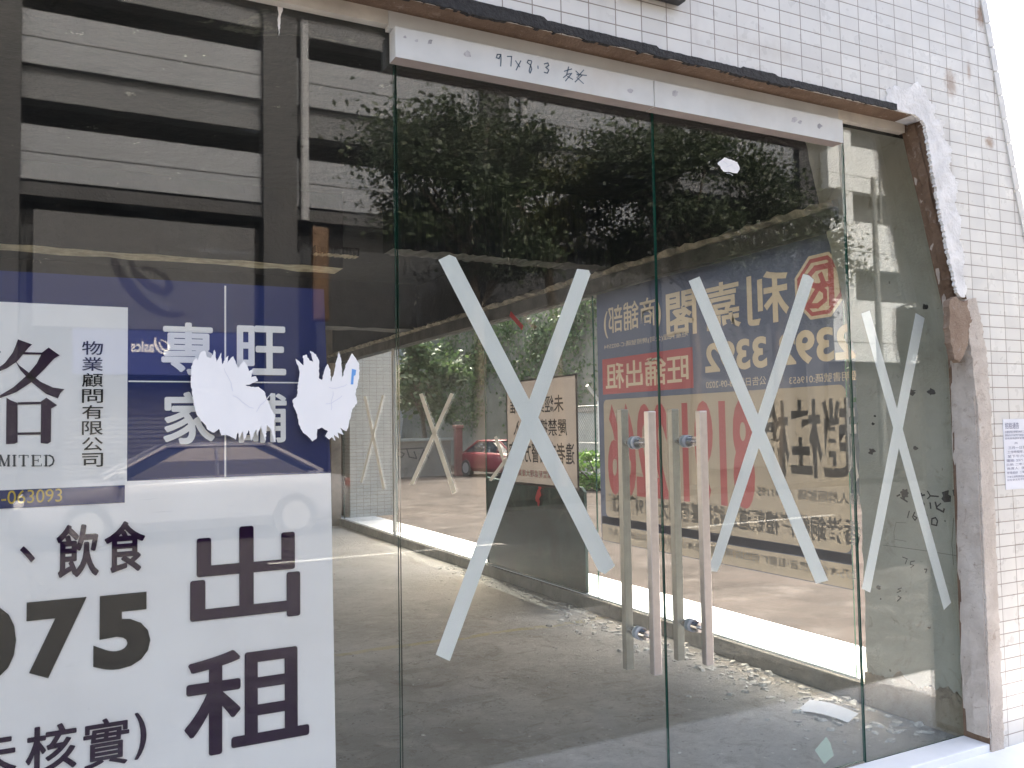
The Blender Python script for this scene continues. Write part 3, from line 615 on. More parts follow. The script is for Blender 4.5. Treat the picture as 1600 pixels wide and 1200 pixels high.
# pale scraps
mb = MB(); mb.prism(poly_px_y([(1291, 1151), (1297, 1160), (1303, 1180), (1288, 1194), (1273, 1172)], .0108), PY, .0108, .0113)
tag(obj('paper_scrap', mb, sheet('pale_green_paper', (.62, .70, .60), .4)), 'pale green diamond shaped paper scrap low on the right door', 'paper scrap')
q = [onZ(1245, 1110, .006), onZ(1265, 1093, .03), onZ(1341, 1115, .03), onZ(1325, 1129, .006)]
mb = MB(); n = 8
for i in range(n):
    t0, t1 = i/n, (i+1)/n; cv = lambda t: Vector((0, 0, .012*math.sin(t*3.1)))
    mb.face([q[0].lerp(q[3], t0)+cv(t0), q[0].lerp(q[3], t1)+cv(t1), q[1].lerp(q[2], t1)+cv(t1), q[1].lerp(q[2], t0)+cv(t0)])
pp = obj('floor_paper', mb, 'paper', recalc=False); md = pp.modifiers.new('solid', 'SOLIDIFY'); md.thickness = .003
tag(pp, 'white curled sheet of paper lying on the dusty floor near the pier', 'paper')
# ================================================================== LEFT RENTAL POSTER (behind the glass)
Y0 = .0145
ps = thing('rental_poster', 'big navy and white rental poster behind the left glass panel', 'poster', (-.9, Y0, .2))
tr_ = onY(506, 452, Y0); tl_ = onY(0, 425, Y0); PX1 = (onY(506, 452, Y0).x+onY(521, 900, Y0).x)/2; PZ1 = (tr_.z+tl_.z)/2
zsplit = (onY(200, 751, Y0).z+onY(515, 740, Y0).z)/2
mb = MB(); mb.prism([(-1.0, .06), (onY(527, 1200, Y0).x, .06), (onY(517, 740, Y0).x, zsplit), (-1.0, zsplit)], PY, Y0, Y0+.0008); obj('white_field', mb, 'p_white', ps)
mb = MB(); mb.prism([(-1.0, zsplit+.0004), (onY(517, 740, Y0).x, zsplit+.0004), (tr_.x, tr_.z), (-1.0, PZ1)], PY, Y0, Y0+.0008); obj('navy_field', mb, 'p_blue', ps)
def prect(name, u0, v0, u1, v1, y, mat, x0=None):
    a, b, z0, z1 = rect_px_y(u0, v0, u1, v1, y)
    mb = MB(); mb.prism([(a if x0 is None else x0, z0), (b, z0), (b, z1), (a if x0 is None else x0, z1)], PY, y, y+.0005); return obj(name, mb, mat, ps)
prect('white_box', 0, 476, 199, 785, Y0-.0008, 'p_white', -.82)
prect('navy_strip', 0, 762, 195, 790, Y0-.0014, 'p_blue', -.82)
a = onY(352, 600, Y0-.0006).x
mb = MB(); mb.box(a-.0022, a+.0022, Y0-.0006, Y0-.0002, zsplit+.002, PZ1-.004); zz_ = onY(352, 597, Y0).z; xa = onY(200, 597, Y0).x
mb.box(xa+.001, a-.0023, Y0-.0006, Y0-.0002, zz_-.0018, zz_+.0018); mb.box(a+.0023, PX1-.006, Y0-.0006, Y0-.0002, zz_-.0018, zz_+.0018); obj('divider_line', mb, 'p_white', ps)
YT = Y0-.0021
def ptext(name, items, mat, y=YT, bold=.0):
    for (s_, u0, v0, u1, v1, bo) in items:
        mb = MB(); add_text(mb, s_, rect_px_y(u0, v0, u1, v1, y), PY, y, bo, 0, not s_.isdigit()); obj(name, mb, mat, ps, recalc=False)
ptext('white_lettering', [('專', 252, 504, 336, 586, .022), ('旺', 370, 509, 447, 586, .022), ('家', 255, 612, 336, 694, .022), ('舖', 368, 614, 448, 692, .015)], 'p_white')
mb = MB(); st_ = ['物', '業', '顧', '問', '有', '限', '公', '司']
for i, ch in enumerate(st_):
    v0 = 533+i*25.0; add_text(mb, ch, rect_px_y(128, v0, 161, v0+21.5, YT), PY, YT, .006)
obj('small_lettering', mb, 'p_black', ps, recalc=False)
ptext('gold_lettering', [('E-C-063093', -44, 766, 97, 787, 0)], 'p_gold')
ptext('dark_lettering', [('、', 31, 853, 55, 879, .02), ('飲', 88, 819, 155, 902, .018), ('食', 163, 814, 227, 894, .018), ('出', 297, 822, 469, 971, .016), ('租', 288, 1012, 483, 1170, .016), ('核', 40, 1132, 120, 1206, .016), ('實', 130, 1122, 202, 1198, .012), (')', 210, 1113, 229, 1186, .014), ('未', -60, 1143, 26, 1215, .016), ('商', -40, 828, 20, 908, .018) if 0 else ('商', -150, 832, -82, 912, .018)], 'p_ink')
# big numerals drawn heavy
ptext('numerals', [('7', 41, 937, 135, 1058, .05), ('5', 146, 928, 235, 1045, .05), ('0', -72, 946, 25, 1066, .05), ('9', -190, 952, -92, 1072, .05)], 'p_black')
# large brush-shaped character at the poster's left, cut by the frame
mb = MB(); px = lambda L: [(a/3.75, 480+b/3.75) for a, b in L]
for L in ([(105, 188), (188, 218), (168, 236), (100, 318), (40, 358), (-30, 385), (-30, 372), (30, 325), (75, 265), (92, 225)], [(122, 262), (252, 266), (252, 278), (116, 276)], [(248, 264), (285, 236), (350, 282), (318, 300), (255, 368), (180, 442), (95, 498), (-20, 540), (-20, 528), (80, 468), (158, 398), (215, 330)], [(88, 312), (112, 340), (180, 392), (240, 438), (310, 470), (378, 480), (352, 505), (340, 534), (270, 508), (180, 436), (118, 366)], [(38, 530), (62, 545), (103, 560), (103, 792), (85, 800), (35, 802)], [(103.5, 557), (240, 554), (240, 568), (103.5, 571)], [(240.5, 552), (272, 530), (335, 574), (300, 594), (298, 788), (280, 800), (238, 796)], [(103.5, 734), (238, 732), (238, 746), (103.5, 748)],
          [(-60, 240), (-20, 262), (6, 258), (-6, 278), (-40, 268)], [(-150, 300), (-100, 330), (-70, 352), (-90, 372), (-140, 330)], [(-120, 800), (-90, 700), (-60, 600), (-52, 605), (-70, 720), (-88, 800)]):
    mb.face([PY(*q, YT) for q in poly_px_y(px(L), YT)])
obj('brush_character', mb, 'p_ink', ps, recalc=False)
# serif capitals
mb = MB()
def srect(x0, y0, x1, y1): mb.face([PY(*q, YT) for q in poly_px_y(px([(x0, y0), (x1, y0), (x1, y1), (x0, y1)]), YT)])
def sline(pts, w_): ribbon(mb, poly_px_y(px(pts), YT), w_, PY, YT)
tk = .0046; tn = .0016
sline([(2, 868), (2, 930)], tn); sline([(2, 868), (26, 928)], tk); sline([(26, 928), (50, 868)], tn); sline([(50, 868), (50, 930)], tk); srect(40, 928, 60, 932); srect(-6, 928, 10, 932); srect(44, 866, 60, 870)
sline([(84, 868), (84, 930)], tk); srect(72, 866, 97, 870); srect(72, 928, 97, 932)
sline([(138, 868), (138, 930)], tk); srect(110, 866, 167, 870); srect(126, 928, 151, 932); srect(110, 866, 114, 882); srect(163, 866, 167, 882)
sline([(195, 868), (195, 930)], tk); srect(182, 866, 240, 870); srect(182, 928, 245, 932); srect(195, 896, 226, 900); srect(236, 866, 240, 882); srect(241, 916, 245, 932); srect(222, 888, 226, 908)
sline([(270, 868), (270, 930)], tk); srect(256, 866, 292, 870); srect(256, 928, 292, 932); sline([(290, 868), (308, 878), (315, 899), (308, 920), (290, 930)], .0036)
sline([(-22, 868), (-22, 930)], tk); srect(-34, 866, -9, 870); srect(-34, 928, -9, 932)
obj('serif_lettering', mb, plain('ink_grey', (.03, .03, .035), .6, .1), ps, recalc=False)
# ================================================================== SIDE WINDOW
SX = 3.4300
def spane(label, y0, y1):
    t = thing('side_window', label, 'window', (SX, y0, .1), 'side window panes')
    mb = MB(); mb.box(SX+.0, SX+.01, y0+.003, y1-.003, .1055, 2.324, 0, [1, 1, 1, 0, 1, 0]); obj('pane', mb, ['side_glass', 'edge'], t); return t
spane('nearest tall side window, covered by the backlit red and beige poster', .62, 2.93)
spane('side window holding the pink notice, second from the front', 2.93, 4.81)
spane('clear side window, third from the front, with graffiti wall beyond', 4.81, 7.32)
t4 = spane('farthest side window, in front of the tiled pier', 7.32, 9.5)
mb = MB(); mb.box(3.405, 3.428, 7.295, 7.345, .098, 2.324); tag(obj('window_post', mb, plain('pale_post', (.5, .47, .43), .5, .1)), 'slim pale upright between the two farthest side windows', 'post')
def cross_x(label, strips): return cross('tape_cross', label, strips, 'tape crosses on the side windows', 3.4285, 'tape_far', 'x')
cross_x('small distant tape cross on the clear side window, before the graffiti wall', [[(655, 616), (660, 614), (713, 768), (707, 772)], [(704, 614), (709, 616), (646, 757), (640, 757)]])
cross_x('faintest tape cross, on the farthest side window before the tiled pier', [[(568, 620), (572, 619), (602, 764), (598, 766)], [(597, 617), (600, 618), (566, 755), (563, 754)]])
cross_x('small tape cross beside the pink notice, mostly behind the big door cross', [[(772, 683), (776, 681), (798, 742), (793, 744)], [(806, 693), (810, 696), (768, 752), (764, 750)]])
# ---- backlit poster on the nearest side window (printed face outwards, so it reads mirrored from inside)
px_ = thing('agency_poster', 'huge backlit blue and beige agency poster on the nearest side window, lettering reversed', 'poster', (3.428, .6, .5))
XP = 3.4270
sx = lambda u, v: (lambda q: (q.y, q.z))(onX(u, v, XP))
yb0 = .618; yb1 = (sx(932, 460)[0]+sx(940, 845)[0])/2; zb_, zt_ = .53, 2.322
def outline_loops(mb):
    """boundary loops of a flat lettering mesh, as (y, z) points"""
    cnt = {}
    for f in mb.f:
        for a, b in zip(f, f[1:]+f[:1]): cnt[(min(a, b), max(a, b))] = cnt.get((min(a, b), max(a, b)), 0)+1
    nx = {}
    for (a, b), c in cnt.items():
        if c == 1: nx.setdefault(a, []).append(b); nx.setdefault(b, []).append(a)
    out = []; seen = set()
    for st in nx:
        if st in seen: continue
        lp = [st]; seen.add(st); cur = st
        while True:
            nn = [q for q in nx[cur] if q not in seen]
            if not nn: break
            cur = nn[0]; seen.add(cur); lp.append(cur)
        if len(lp) > 2: out.append([(mb.v[q][1], mb.v[q][2]) for q in lp])
    return out
import numpy as np
from mathutils import geometry as geo
def inside(P, loops):
    """even-odd test of many points against one group of loops"""
    r = np.zeros(len(P), bool); x, y = P[:, 0], P[:, 1]
    for lp in loops:
        L = np.array(lp); A = L; B = np.roll(L, -1, 0)
        for (ax, ay), (bx, by) in zip(A, B):
            if ay == by: continue
            r ^= ((ay > y) != (by > y)) & (x < (bx-ax)*(y-ay)/(by-ay)+ax)
    return r
def cut_sheet(name, outer, groups, mat, x, par, invert=False):
    """one thin printed layer with the other colours left out of it, so that every colour is lit through once"""
    vs = []; es = []
    for lp in [outer]+[l for g_ in groups for l in g_]:
        i = len(vs); n = len(lp); vs += [Vector(q) for q in lp]; es += [(i+k, i+(k+1) % n) for k in range(n)]
    ov, oe, of = geo.delaunay_2d_cdt(vs, es, [], 0, 1e-6)[:3]
    V = np.array([(v.x, v.y) for v in ov]); cen = np.array([V[list(f)].mean(0) for f in of])
    keep = inside(cen, [outer])
    if invert:
        hit = np.zeros(len(cen), bool)
        for g_ in groups: hit |= inside(cen, g_)
        keep &= hit
    else:
        for g_ in groups: keep &= ~inside(cen, g_)
    mb = MB(); mb.v = [(x, a, b) for a, b in V]; mb.f = [tuple(f) for f, k in zip(of, keep) if k]; mb.m = [0]*len(mb.f)
    return obj(name, mb, mat, par, recalc=False)
def flat(name, poly, mat, x, par):
    mb = MB(); mb.face([PX(a, b, x) for a, b in poly]); return obj(name, mb, mat, par, recalc=False)
def xrect(u0, v0a, v0b, u1, v1a, v1b, rad=0):
    """left edge u0 from v0a to v0b, right edge u1 from v1a to v1b"""
    ya = sx(u0, v0a)[0]; yc = sx(u1, v1a)[0]; z1 = (sx(u0, v0a)[1]+sx(u1, v1a)[1])/2; z0 = (sx(u0, v0b)[1]+sx(u1, v1b)[1])/2
    y0, y1 = max(yb0+.002, min(ya, yc)), min(yb1-.002, max(ya, yc)); pts = []
    for cy, cz, a0 in ((y1-rad, z1-rad, 0), (y0+rad, z1-rad, 90), (y0+rad, z0+rad, 180), (y1-rad, z0+rad, 270)):
        for i in range(5 if rad else 1): q_ = R(a0+i*22.5); pts.append((cy+rad*math.cos(q_), cz+rad*math.sin(q_)))
    return pts
x1_, x2_, x3_ = XP-.0004, XP-.0008, XP-.0012
def xtext(s_, uR, uL, vR0, vR1, vL0, vL1, bold=0, x=None):
    mb = MB(); yR, z1r = sx(uR, vR0); _, z0r = sx(uR, vR1); yL, z1l = sx(uL, vL0); _, z0l = sx(uL, vL1)
    return add_text(mb, s_, (yR, yL, (z0r+z0l)/2, (z1r+z1l)/2), PX, x1_ if x is None else x, bold)
gold = [xtext(*a) for a in (('利', 1231, 1166, 420, 503, 428, 509, .02), ('嘉', 1156, 1100, 437, 512, 444, 517, .016), ('閣', 1087, 1040, 452, 523, 458, 527, .02),
        ('(商舖部)', 1032, 943, 464, 517, 477, 527, .008), ('2392 3392', 1337, 1101, 504, 563, 538, 583, .035),
        ('地產代理(公司)牌照號碼:C-002594', 1075, 944, 519, 530, 536, 545, 0), ('證明書號碼:019653', 1343, 1233, 580, 596, 586, 599, 0), ('公告日期:08-09-2020', 1197, 1103, 588, 602, 594, 607, 0))]
redtx = xtext('旺舖出租', 1075, 946, 552, 600, 567, 607, .014)
panel_ = xrect(943, 626, 806, 1346, 597, 868, .04); foot_ = xrect(941, 818, 845, 1346, 886, 921); redb_ = xrect(941, 561, 617, 1082, 543, 606)
rz = (sx(1283, 396)[1]-sx(1283, 497)[1])/2; cz_ = (sx(1283, 396)[1]+sx(1283, 497)[1])/2; ry = abs(sx(1242, 445)[0]-sx(1322, 445)[0])/2; cy_ = (sx(1242, 445)[0]+sx(1322, 445)[0])/2
def octa(s_, c_=.30): return [(cy_+a*ry*s_, cz_+b*rz*s_) for a, b in ((1, 1-c_*2), (1, -1+c_*2), (1-c_*2, -1), (-1+c_*2, -1), (-1, -1+c_*2), (-1, 1-c_*2), (-1+c_*2, 1), (1-c_*2, 1))]
sheet_ = [(yb0, zb_), (yb1, zb_), (yb1, zt_), (yb0, zt_)]
cut_sheet('blue_sheet', sheet_, [[panel_], [foot_], [redb_], [octa(1.0)]]+[outline_loops(g_) for g_ in gold], 'q_blue', XP, px_)
for g_ in gold: obj('gold_lettering', g_, 'q_letter', px_, recalc=False)
nums = xtext('8191 2266', 1176, 948, 618, 790, 632, 782, .035)
cut_sheet('beige_panel', panel_, [outline_loops(nums)], 'q_beige', x1_, px_); obj('red_numerals', nums, 'q_red', px_, recalc=False); flat('beige_footer', foot_, 'q_beige', x1_, px_)
cut_sheet('red_box', redb_, [outline_loops(redtx)], 'q_red', x1_, px_); obj('red_box_lettering', redtx, 'q_letter', px_, recalc=False)
for a in (('趙桂梅', 1338, 1186, 618, 756, 628, 742, .02), ('個人牌照號碼  S-041195', 1345, 1184, 770, 788, 760, 777, .012), ('香港銅鑼灣禮頓道26號禮基商業大廈19樓1號舖', 1345, 950, 811, 856, 771, 798, .022),
          ('此乃本公司廣告‧若需任何查詢‧請聯絡經紀‧本公司並非代理‧以正式文件為準', 1345, 950, 893, 908, 824, 835, .012)):
    obj('dark_lettering', xtext(*a, x=x3_), 'q_dark', px_, recalc=False)
# octagon badge with an interlaced monogram
b0 = cut_sheet('badge', octa(1.0), [[octa(.9)]], 'q_letter', x1_, px_)
cut_sheet('badge_ring', octa(.9), [[octa(.77)]], 'q_red', x1_, b0)
mb = MB(); E_ = lambda L: [(cy_+a*ry, cz_+b*rz) for a, b in L]
ribbon(mb, E_([(-.45, .62), (-.45, -.6)]), .036, PX, x3_); ribbon(mb, E_([(-.62, .58), (.15, .58), (.42, .38), (.38, .12), (.1, .0), (-.35, .02)]), .03, PX, x3_)
ribbon(mb, E_([(-.05, .35), (-.15, .1), (.1, -.1), (.5, -.55), (.62, -.5)]), .03, PX, x3_); ribbon(mb, E_([(.1, .02), (-.2, -.2), (-.2, -.45), (.1, -.6), (.5, -.55)]), .028, PX, x3_)
qs = [[[(mb.v[i][1], mb.v[i][2]) for i in f]] for f in mb.f]
cut_sheet('badge_field', octa(.77), qs, 'q_letter', x1_, b0); cut_sheet('badge_monogram', octa(.77), qs, 'q_red', x1_, b0, True)
flat('blue_stripe', xrect(941, 806, 817, 1346, 868, 885), 'q_blue', x2_, px_)
# ---- pink notice board on the second side window
nb = thing('notice_board', 'pinkish beige notice with black reversed characters on the second side window', 'notice', (3.428, 3.2, .9))
XN = 3.4270; ny = lambda u, v: (lambda q: (q.y, q.z))(onX(u, v, XN))
yA = ny(901, 680)[0]; yB = ny(793, 670)[0]; zA = (ny(901, 766)[1]+ny(795, 748)[1])/2; zB = (ny(901, 588)[1]+ny(795, 597)[1])/2
flat('board', [(yA, zA), (yB, zA), (yB, zB), (yA, zB)], 's_board', XN, nb)
mb = MB(); e_ = .022
mb.box(XN-.003, XN+.002, yA-e_, yA-.0005, zA-e_, zB+.012); mb.box(XN-.003, XN+.002, yB+.0005, yB+.012, zA-e_, zB+.012); mb.box(XN-.003, XN+.002, yA-.0004, yB+.0004, zA-e_, zA-.0005); mb.box(XN-.003, XN+.002, yA-.0004, yB+.0004, zB+.0005, zB+.012)
obj('frame', mb, plain('notice_frame', (.06, .045, .04), .6, .2), nb)
mb = MB(); H_ = zB-zA; W_ = yB-yA
for s_, r0, r1, a0, a1 in (('未經業主批准', .68, .84, .16, .95), ('嚴禁擅自進入', .46, .62, .12, .9), ('違者交由警方追究', .20, .40, .03, .98)):
    mb = MB(); add_text(mb, s_, (yA+W_*a0, yA+W_*a1, zA+H_*r0, zA+H_*r1), PX, XN-.0008, .012); obj('black_lettering', mb, 's_black', nb, recalc=False)
mb = MB(); add_text(mb, '同業警報處理大廈業主', (yA+W_*.28, yA+W_*.9, zA+H_*.06, zA+H_*.13), PX, XN-.0008, .006); obj('red_lettering', mb, 'q_red', nb, recalc=False)
# ---- dark green board standing on the ledge behind the second side window
mb = MB(); rng = random.Random(4)
tp = [(3.13, .86), (3.17, .895), (3.3, .90), (3.55, .905), (3.8, .885), (3.85, .90), (4.2, .875), (4.5, .885), (4.84, .90)]
mb.prism([(3.125, .107)] + tp + [(4.845, .107)], PX, 3.448, 3.475); gb = tag(obj('green_board', mb, 'greenboard', bevel=.004), 'weathered dark green board standing on the white ledge behind the side glass', 'board')
mb = MB(); q = onX(842, 770, 3.426)
for i, (dy, dz, s_) in enumerate(((0, 0, .05), (.03, -.045, .045), (-.02, .045, .035), (.01, -.08, .035))):
    rg = random.Random(i+40); mb.prism([(q.y+dy+math.cos(a_*.9)*s_*rg.uniform(.5, 1), q.z+dz+math.sin(a_*.9)*s_*rg.uniform(.5, 1)) for a_ in range(7)], PX, 3.424+i*.0008, 3.4245+i*.0008)
tag(obj('red_ribbon', mb, 'red'), 'crumpled red ribbon stuck at the top of the green board', 'ribbon')
a = onX(797, 490, 3.37); b = onX(816, 512, 3.37)
mb = MB(); dv = Vector((b.y-a.y, b.z-a.z)).normalized(); nn = Vector((-dv.y, dv.x))*.022
mb.prism([(a.y+nn.x, a.z+nn.y), (a.y-nn.x, a.z-nn.y), (b.y-nn.x, b.z-nn.y), (b.y+nn.x, b.z+nn.y)], PX, 3.3705, 3.3735)
tag(obj('red_tape', mb, 'red'), 'short strip of red tape hanging at the side beam', 'tape')
# ---- rubble on the floor
mb = MB(); rng = random.Random(12)
def chip(x, y, s_, flat=.4):
    a = rng.uniform(0, 6.28); ca, sa = math.cos(a), math.sin(a); P = []
    for dz in (0.0005, s_*flat):
        for k2 in range(5):
            q_ = 6.283*k2/5; r_ = s_*rng.uniform(.45, 1)*(1 if dz < .001 else .75); X_ = r_*math.cos(q_)*1.5; Y_ = r_*math.sin(q_)*.8
            P.append((x+X_*ca-Y_*sa, y+X_*sa+Y_*ca, dz*rng.uniform(.6, 1.2)))
    i = len(mb.v); mb.v += P; mb.f.append((i+4, i+3, i+2, i+1, i)); mb.m.append(0); mb.f.append((i+5, i+6, i+7, i+8, i+9)); mb.m.append(0)
    for k2 in range(5): mb.f.append((i+k2, i+(k2+1) % 5, i+5+(k2+1) % 5, i+5+k2)); mb.m.append(0)
for i in range(1100):
    y = rng.uniform(.15, 5.5); x = 3.38-abs(rng.gauss(0, .16))*(1.4 if y < 3 else .6); s_ = rng.choice((.006, .008, .01, .014, .02, .03 if y < 3 else .01))
    if x > 1: chip(x, y, s_, rng.uniform(.2, .6))
for i in range(700): chip(rng.uniform(.7, 3.3), rng.uniform(.2, 8), rng.choice((.003, .004, .005, .007, .010)), .5)
tag(obj('rubble', mb, 'chip'), 'plaster chips and grit scattered along the kerb', 'rubble', kind='stuff')
# ---- notice taped to the tiles at the right edge of the view, and sign box above the doors
tn_ = thing('wall_notice', 'white printed notice taped on the wall tiles at the right edge', 'notice', (3.6, WF, 1.2))
yy = WF-.0022; P4 = [onY(1567, 655, yy), onY(1640, 661, yy), onY(1641, 768, yy), onY(1566, 766, yy)]
x0, x1, z0, z1 = P4[0].x, P4[0].x+.20, P4[3].z, P4[0].z
mb = MB(); mb.box(x0, x1, yy, WF-.0005, z0, z1); obj('sheet', mb, plain('notice_paper', (0.72, 0.72, 0.75), .8, .02), tn_)
mb = MB(); hN = z1-z0; wN = x1-x0
for s_, t0, t1, a0 in (('招租通告', .86, .95, .06), ('此舖位現正招租及維修工程進行中', .80, .835, .04), ('請各住戶及商戶留意以下事項', .755, .785, .04), ('如有查詢請與管理處聯絡', .71, .74, .04), ('共', .64, .67, .35), ('三月一日至', .57, .61, .14), ('工作時間早上九時', .51, .55, .1), ('至下午六時止', .45, .49, .1), ('電話: 2371 1024', .39, .43, .06), ('日期: 二零二零年', .335, .37, .06), ('負責人:  陳先生', .28, .315, .06), ('管理處啟  二零二零年', .22, .255, .05), ('不便之處敬請原諒多謝合作', .165, .195, .05), ('如有更改恕不另行通知', .12, .15, .05)):
    add_text(mb, s_, (x0+wN*a0, x0+wN*(.95 if len(s_) > 5 else a0+.12*len(s_)), z0+hN*t0, z0+hN*t1), PY, yy-.0006, .004)
obj('lettering', mb, plain('notice_ink', (.22, .22, .30), .7, .1), tn_, recalc=False)
sb = thing('sign_box', 'black rimmed sign box mounted on the tiles above the doors', 'sign', (1.3, WF, 2.85))
a = onY(1060, 12, WF); zb2 = a.z+.002
mb = MB(); mb.box(-1.6, a.x, WF-.045, WF-.001, zb2, 3.7); obj('case', mb, plain('black_case', (.02, .02, .022), .4, .1), sb, bevel=.006)
mb = MB(); mb.box(-1.57, a.x-.012, WF-.048, WF-.0445, zb2+.012, 3.67); obj('face', mb, plain('sign_face', (.7, .72, .75), .4, .03), sb)
# ================================================================== ACROSS THE STREET (seen mirrored in the glass)
OY = -17.6; D2 = 20.0
op = thing('carpark_building', 'long grey and white multi storey building across the street with open parking decks', 'building', (0, OY, 0))
X0, X1 = -14.0, 21.4
mb = MB(); mb.box(X0, X1, OY-9, OY-6, -.2, 14.0); obj('dark_interior', mb, 'void', op)
FL = 2.44
for i in range(3):
    zt2 = 7.80+i*FL+ (0 if i else 0)
    mb = MB(); mb.box(X0, X1, OY-.25, OY, zt2-.56, zt2, 0); mb.box(X0, X1, OY-.25, OY-.003, zt2-.585, zt2-.562, 1); mb.box(X0, X1, OY-.25, OY, zt2-1.14, zt2-.587, 0)
    obj('spandrel', mb, ['cladding', 'void'], op)
    if i:
        mb = MB(); mb.box(X0, X1, OY-.5, OY-.12, zt2-1.56, zt2-1.142); mb.box(X0, X1, OY-.5, OY-.02, zt2-1.88, zt2-1.58); obj('beam_band', mb, 'clad2', op)
    mb = MB(); mb.box(X0, X1, OY-6, OY-.5, zt2-1.85, zt2-1.6); obj('deck', mb, 'void', op)
for i in range(7):
    xc = -1.36+(i-2)*5.62
    mb = MB(); mb.box(xc-.38, xc+.38, OY-.4, OY+.22, -.1, 13.9); obj('column', mb, 'column', op)
mb = MB(); mb.bar((4.85, OY+.12, 6.3), (4.85, OY+.12, 13.9), .10, n=10); obj('drainpipe', mb, 'pipe', op)
mb = MB(); mb.bar((10.75, OY+.12, 6.3), (10.75, OY+.12, 13.9), .10, n=10); obj('drainpipe', mb, 'pipe', op)
mb = MB(); mb.box(X0, X1, OY-.5, OY+.10, 6.30, 6.42); mb.box(X0, X1, OY-.5, OY, 6.45, 6.60); obj('canopy', mb, 'column', op)
mb = MB(); mb.box(X0, X1, OY-6, OY+.1, 13.2, 13.9); obj('parapet', mb, 'cladding', op)
mb = MB(); mb.box(X0, X1, OY-.6, OY-.3, -.2, 6.1); obj('shopfront_wall', mb, 'column', op)
for i in range(6):
    x = -12+i*5.62
    mb = MB(); mb.box(x+.6, x+4.4, OY-.299, OY-.25, 0, 2.7)
    for j in range(26): mb.box(x+.62, x+4.38, OY-.2495, OY-.235, .05+j*.1, .1+j*.1)
    obj('shutter', mb, 'shutter', op)
wb = thing('white_block', 'bright white banded building beyond the carpark across the street', 'building', (22, OY, 0))
BY = OY+.6
mb = MB()
for z0, z1 in ((3.3, 3.9), (3.93, 5.3), (6.35, 6.9), (6.93, 7.9), (8.9, 9.4), (9.43, 10.4), (11.4, 11.9), (11.93, 13.4)): mb.box(21.6, 60, BY-.3, BY, z0, z1)
obj('wall', mb, 'bright', wb)
mb = MB(); mb.box(21.6, 60, BY-6, BY-.31, -.1, 3.29); obj('ground_floor', mb, 'column', wb)
mb = MB(); mb.box(21.6, 60, BY-6, BY-.8, 3.295, 13.3); obj('window_band', mb, 'clad2', wb)
for i in range(9):
    x = 22.2+i*3.9
    mb = MB(); mb.box(x, x+.5, BY-.79, BY-.02, 5.3, 13.4); obj('fin', mb, 'bright', wb)
    for z0, z1 in ((5.3, 6.35), (7.9, 8.9), (10.4, 11.4)):
        mb = MB(); mb.box(x+1.0, x+2.6, BY-.82, BY-.72, z0+.12, z1-.05); obj('window', mb, 'farglass', wb)
# sports shop sign
sg = thing('shop_sign', 'big pale grey shop sign with dark spiral mark over a blue lettered strip', 'sign', (1.4, OY+.3, 3))
SY = OY+.45
mb = MB(); mb.box(-.72, 3.62, OY-.28, SY, 3.56, 5.92); obj('panel', mb, 'signgrey', sg)
mb = MB(); mb.box(.0, 3.62, OY-.28, SY-.02, 2.6, 3.55); obj('strip', mb, 'signblue', sg)
def spiral(mb, pts, w0, y):
    P = []; n = len(pts)
    for i in range(n-1):
        p0, p1, p2, p3 = (Vector(pts[max(0, min(n-1, i+k))]) for k in (-1, 0, 1, 2))
        for q in range(6):
            t = q/6; P.append(.5*((2*p1)+(p2-p0)*t+(2*p0-5*p1+4*p2-p3)*t*t+(3*p1-p0-3*p2+p3)*t**3))
    P.append(Vector(pts[-1])); m = len(P); side = []
    for i, p in enumerate(P):
        t = (P[min(m-1, i+1)]-P[max(0, i-1)]).normalized(); f = i/(m-1); wd = w0*.5*(.25+.75*math.sin(min(1, .15+f*1.1)*math.pi*.9)); nn = Vector((-t.y, t.x))*wd; side.append((p+nn, p-nn))
    for (a, b), (c, d) in zip(side, side[1:]): mb.face([PY(*a, y), PY(*b, y), PY(*d, y), PY(*c, y)])
def sxz(u, v):
    d = ray(u, v); t = (D2)/d.y; q = CAM+t*d; return (q.x, q.z)
mb = MB()
spiral(mb, [sxz(u, v) for u, v in ((175, 408), (182, 425), (193, 443), (207, 460), (222, 475), (238, 487), (255, 494), (272, 496), (284, 492))], .22, SY+.006)
spiral(mb, [sxz(u, v) for u, v in ((203, 412), (206, 424), (216, 438), (230, 450), (246, 459), (256, 460), (261, 452), (257, 440), (246, 431), (232, 425), (217, 422))], .17, SY+.008)
obj('spiral_mark', mb, 'signdark', sg, recalc=False)
mb = MB(); a = sxz(240, 546); b = sxz(204, 549); zc = (sxz(222, 540)[1]+sxz(222, 555)[1])/2
add_text(mb, 'asics', (sxz(238, 540)[0], sxz(203, 540)[0], sxz(222, 553)[1], sxz(222, 536)[1]), PY, SY-.014, .02)
spiral(mb, [sxz(u, v) for u, v in ((240, 530), (240, 540), (244, 549), (250, 554), (258, 555))], .05, SY-.014); spiral(mb, [sxz(u, v) for u, v in ((246, 537), (250, 547), (258, 550), (261, 544), (256, 537), (248, 534))], .045, SY-.013)
obj('lettering', mb, 'signwhite', sg, recalc=False)
mb = MB(); mb.box(4.95, 5.32, OY+.25, OY+.45, 3.9, 6.1); mb.box(4.99, 5.28, OY+.45, OY+.47, 3.94, 6.06)
tag(obj('upright_sign', mb, 'brownsign', bevel=.01), 'narrow rusty brown upright sign beside the drainpipe across the street', 'sign')
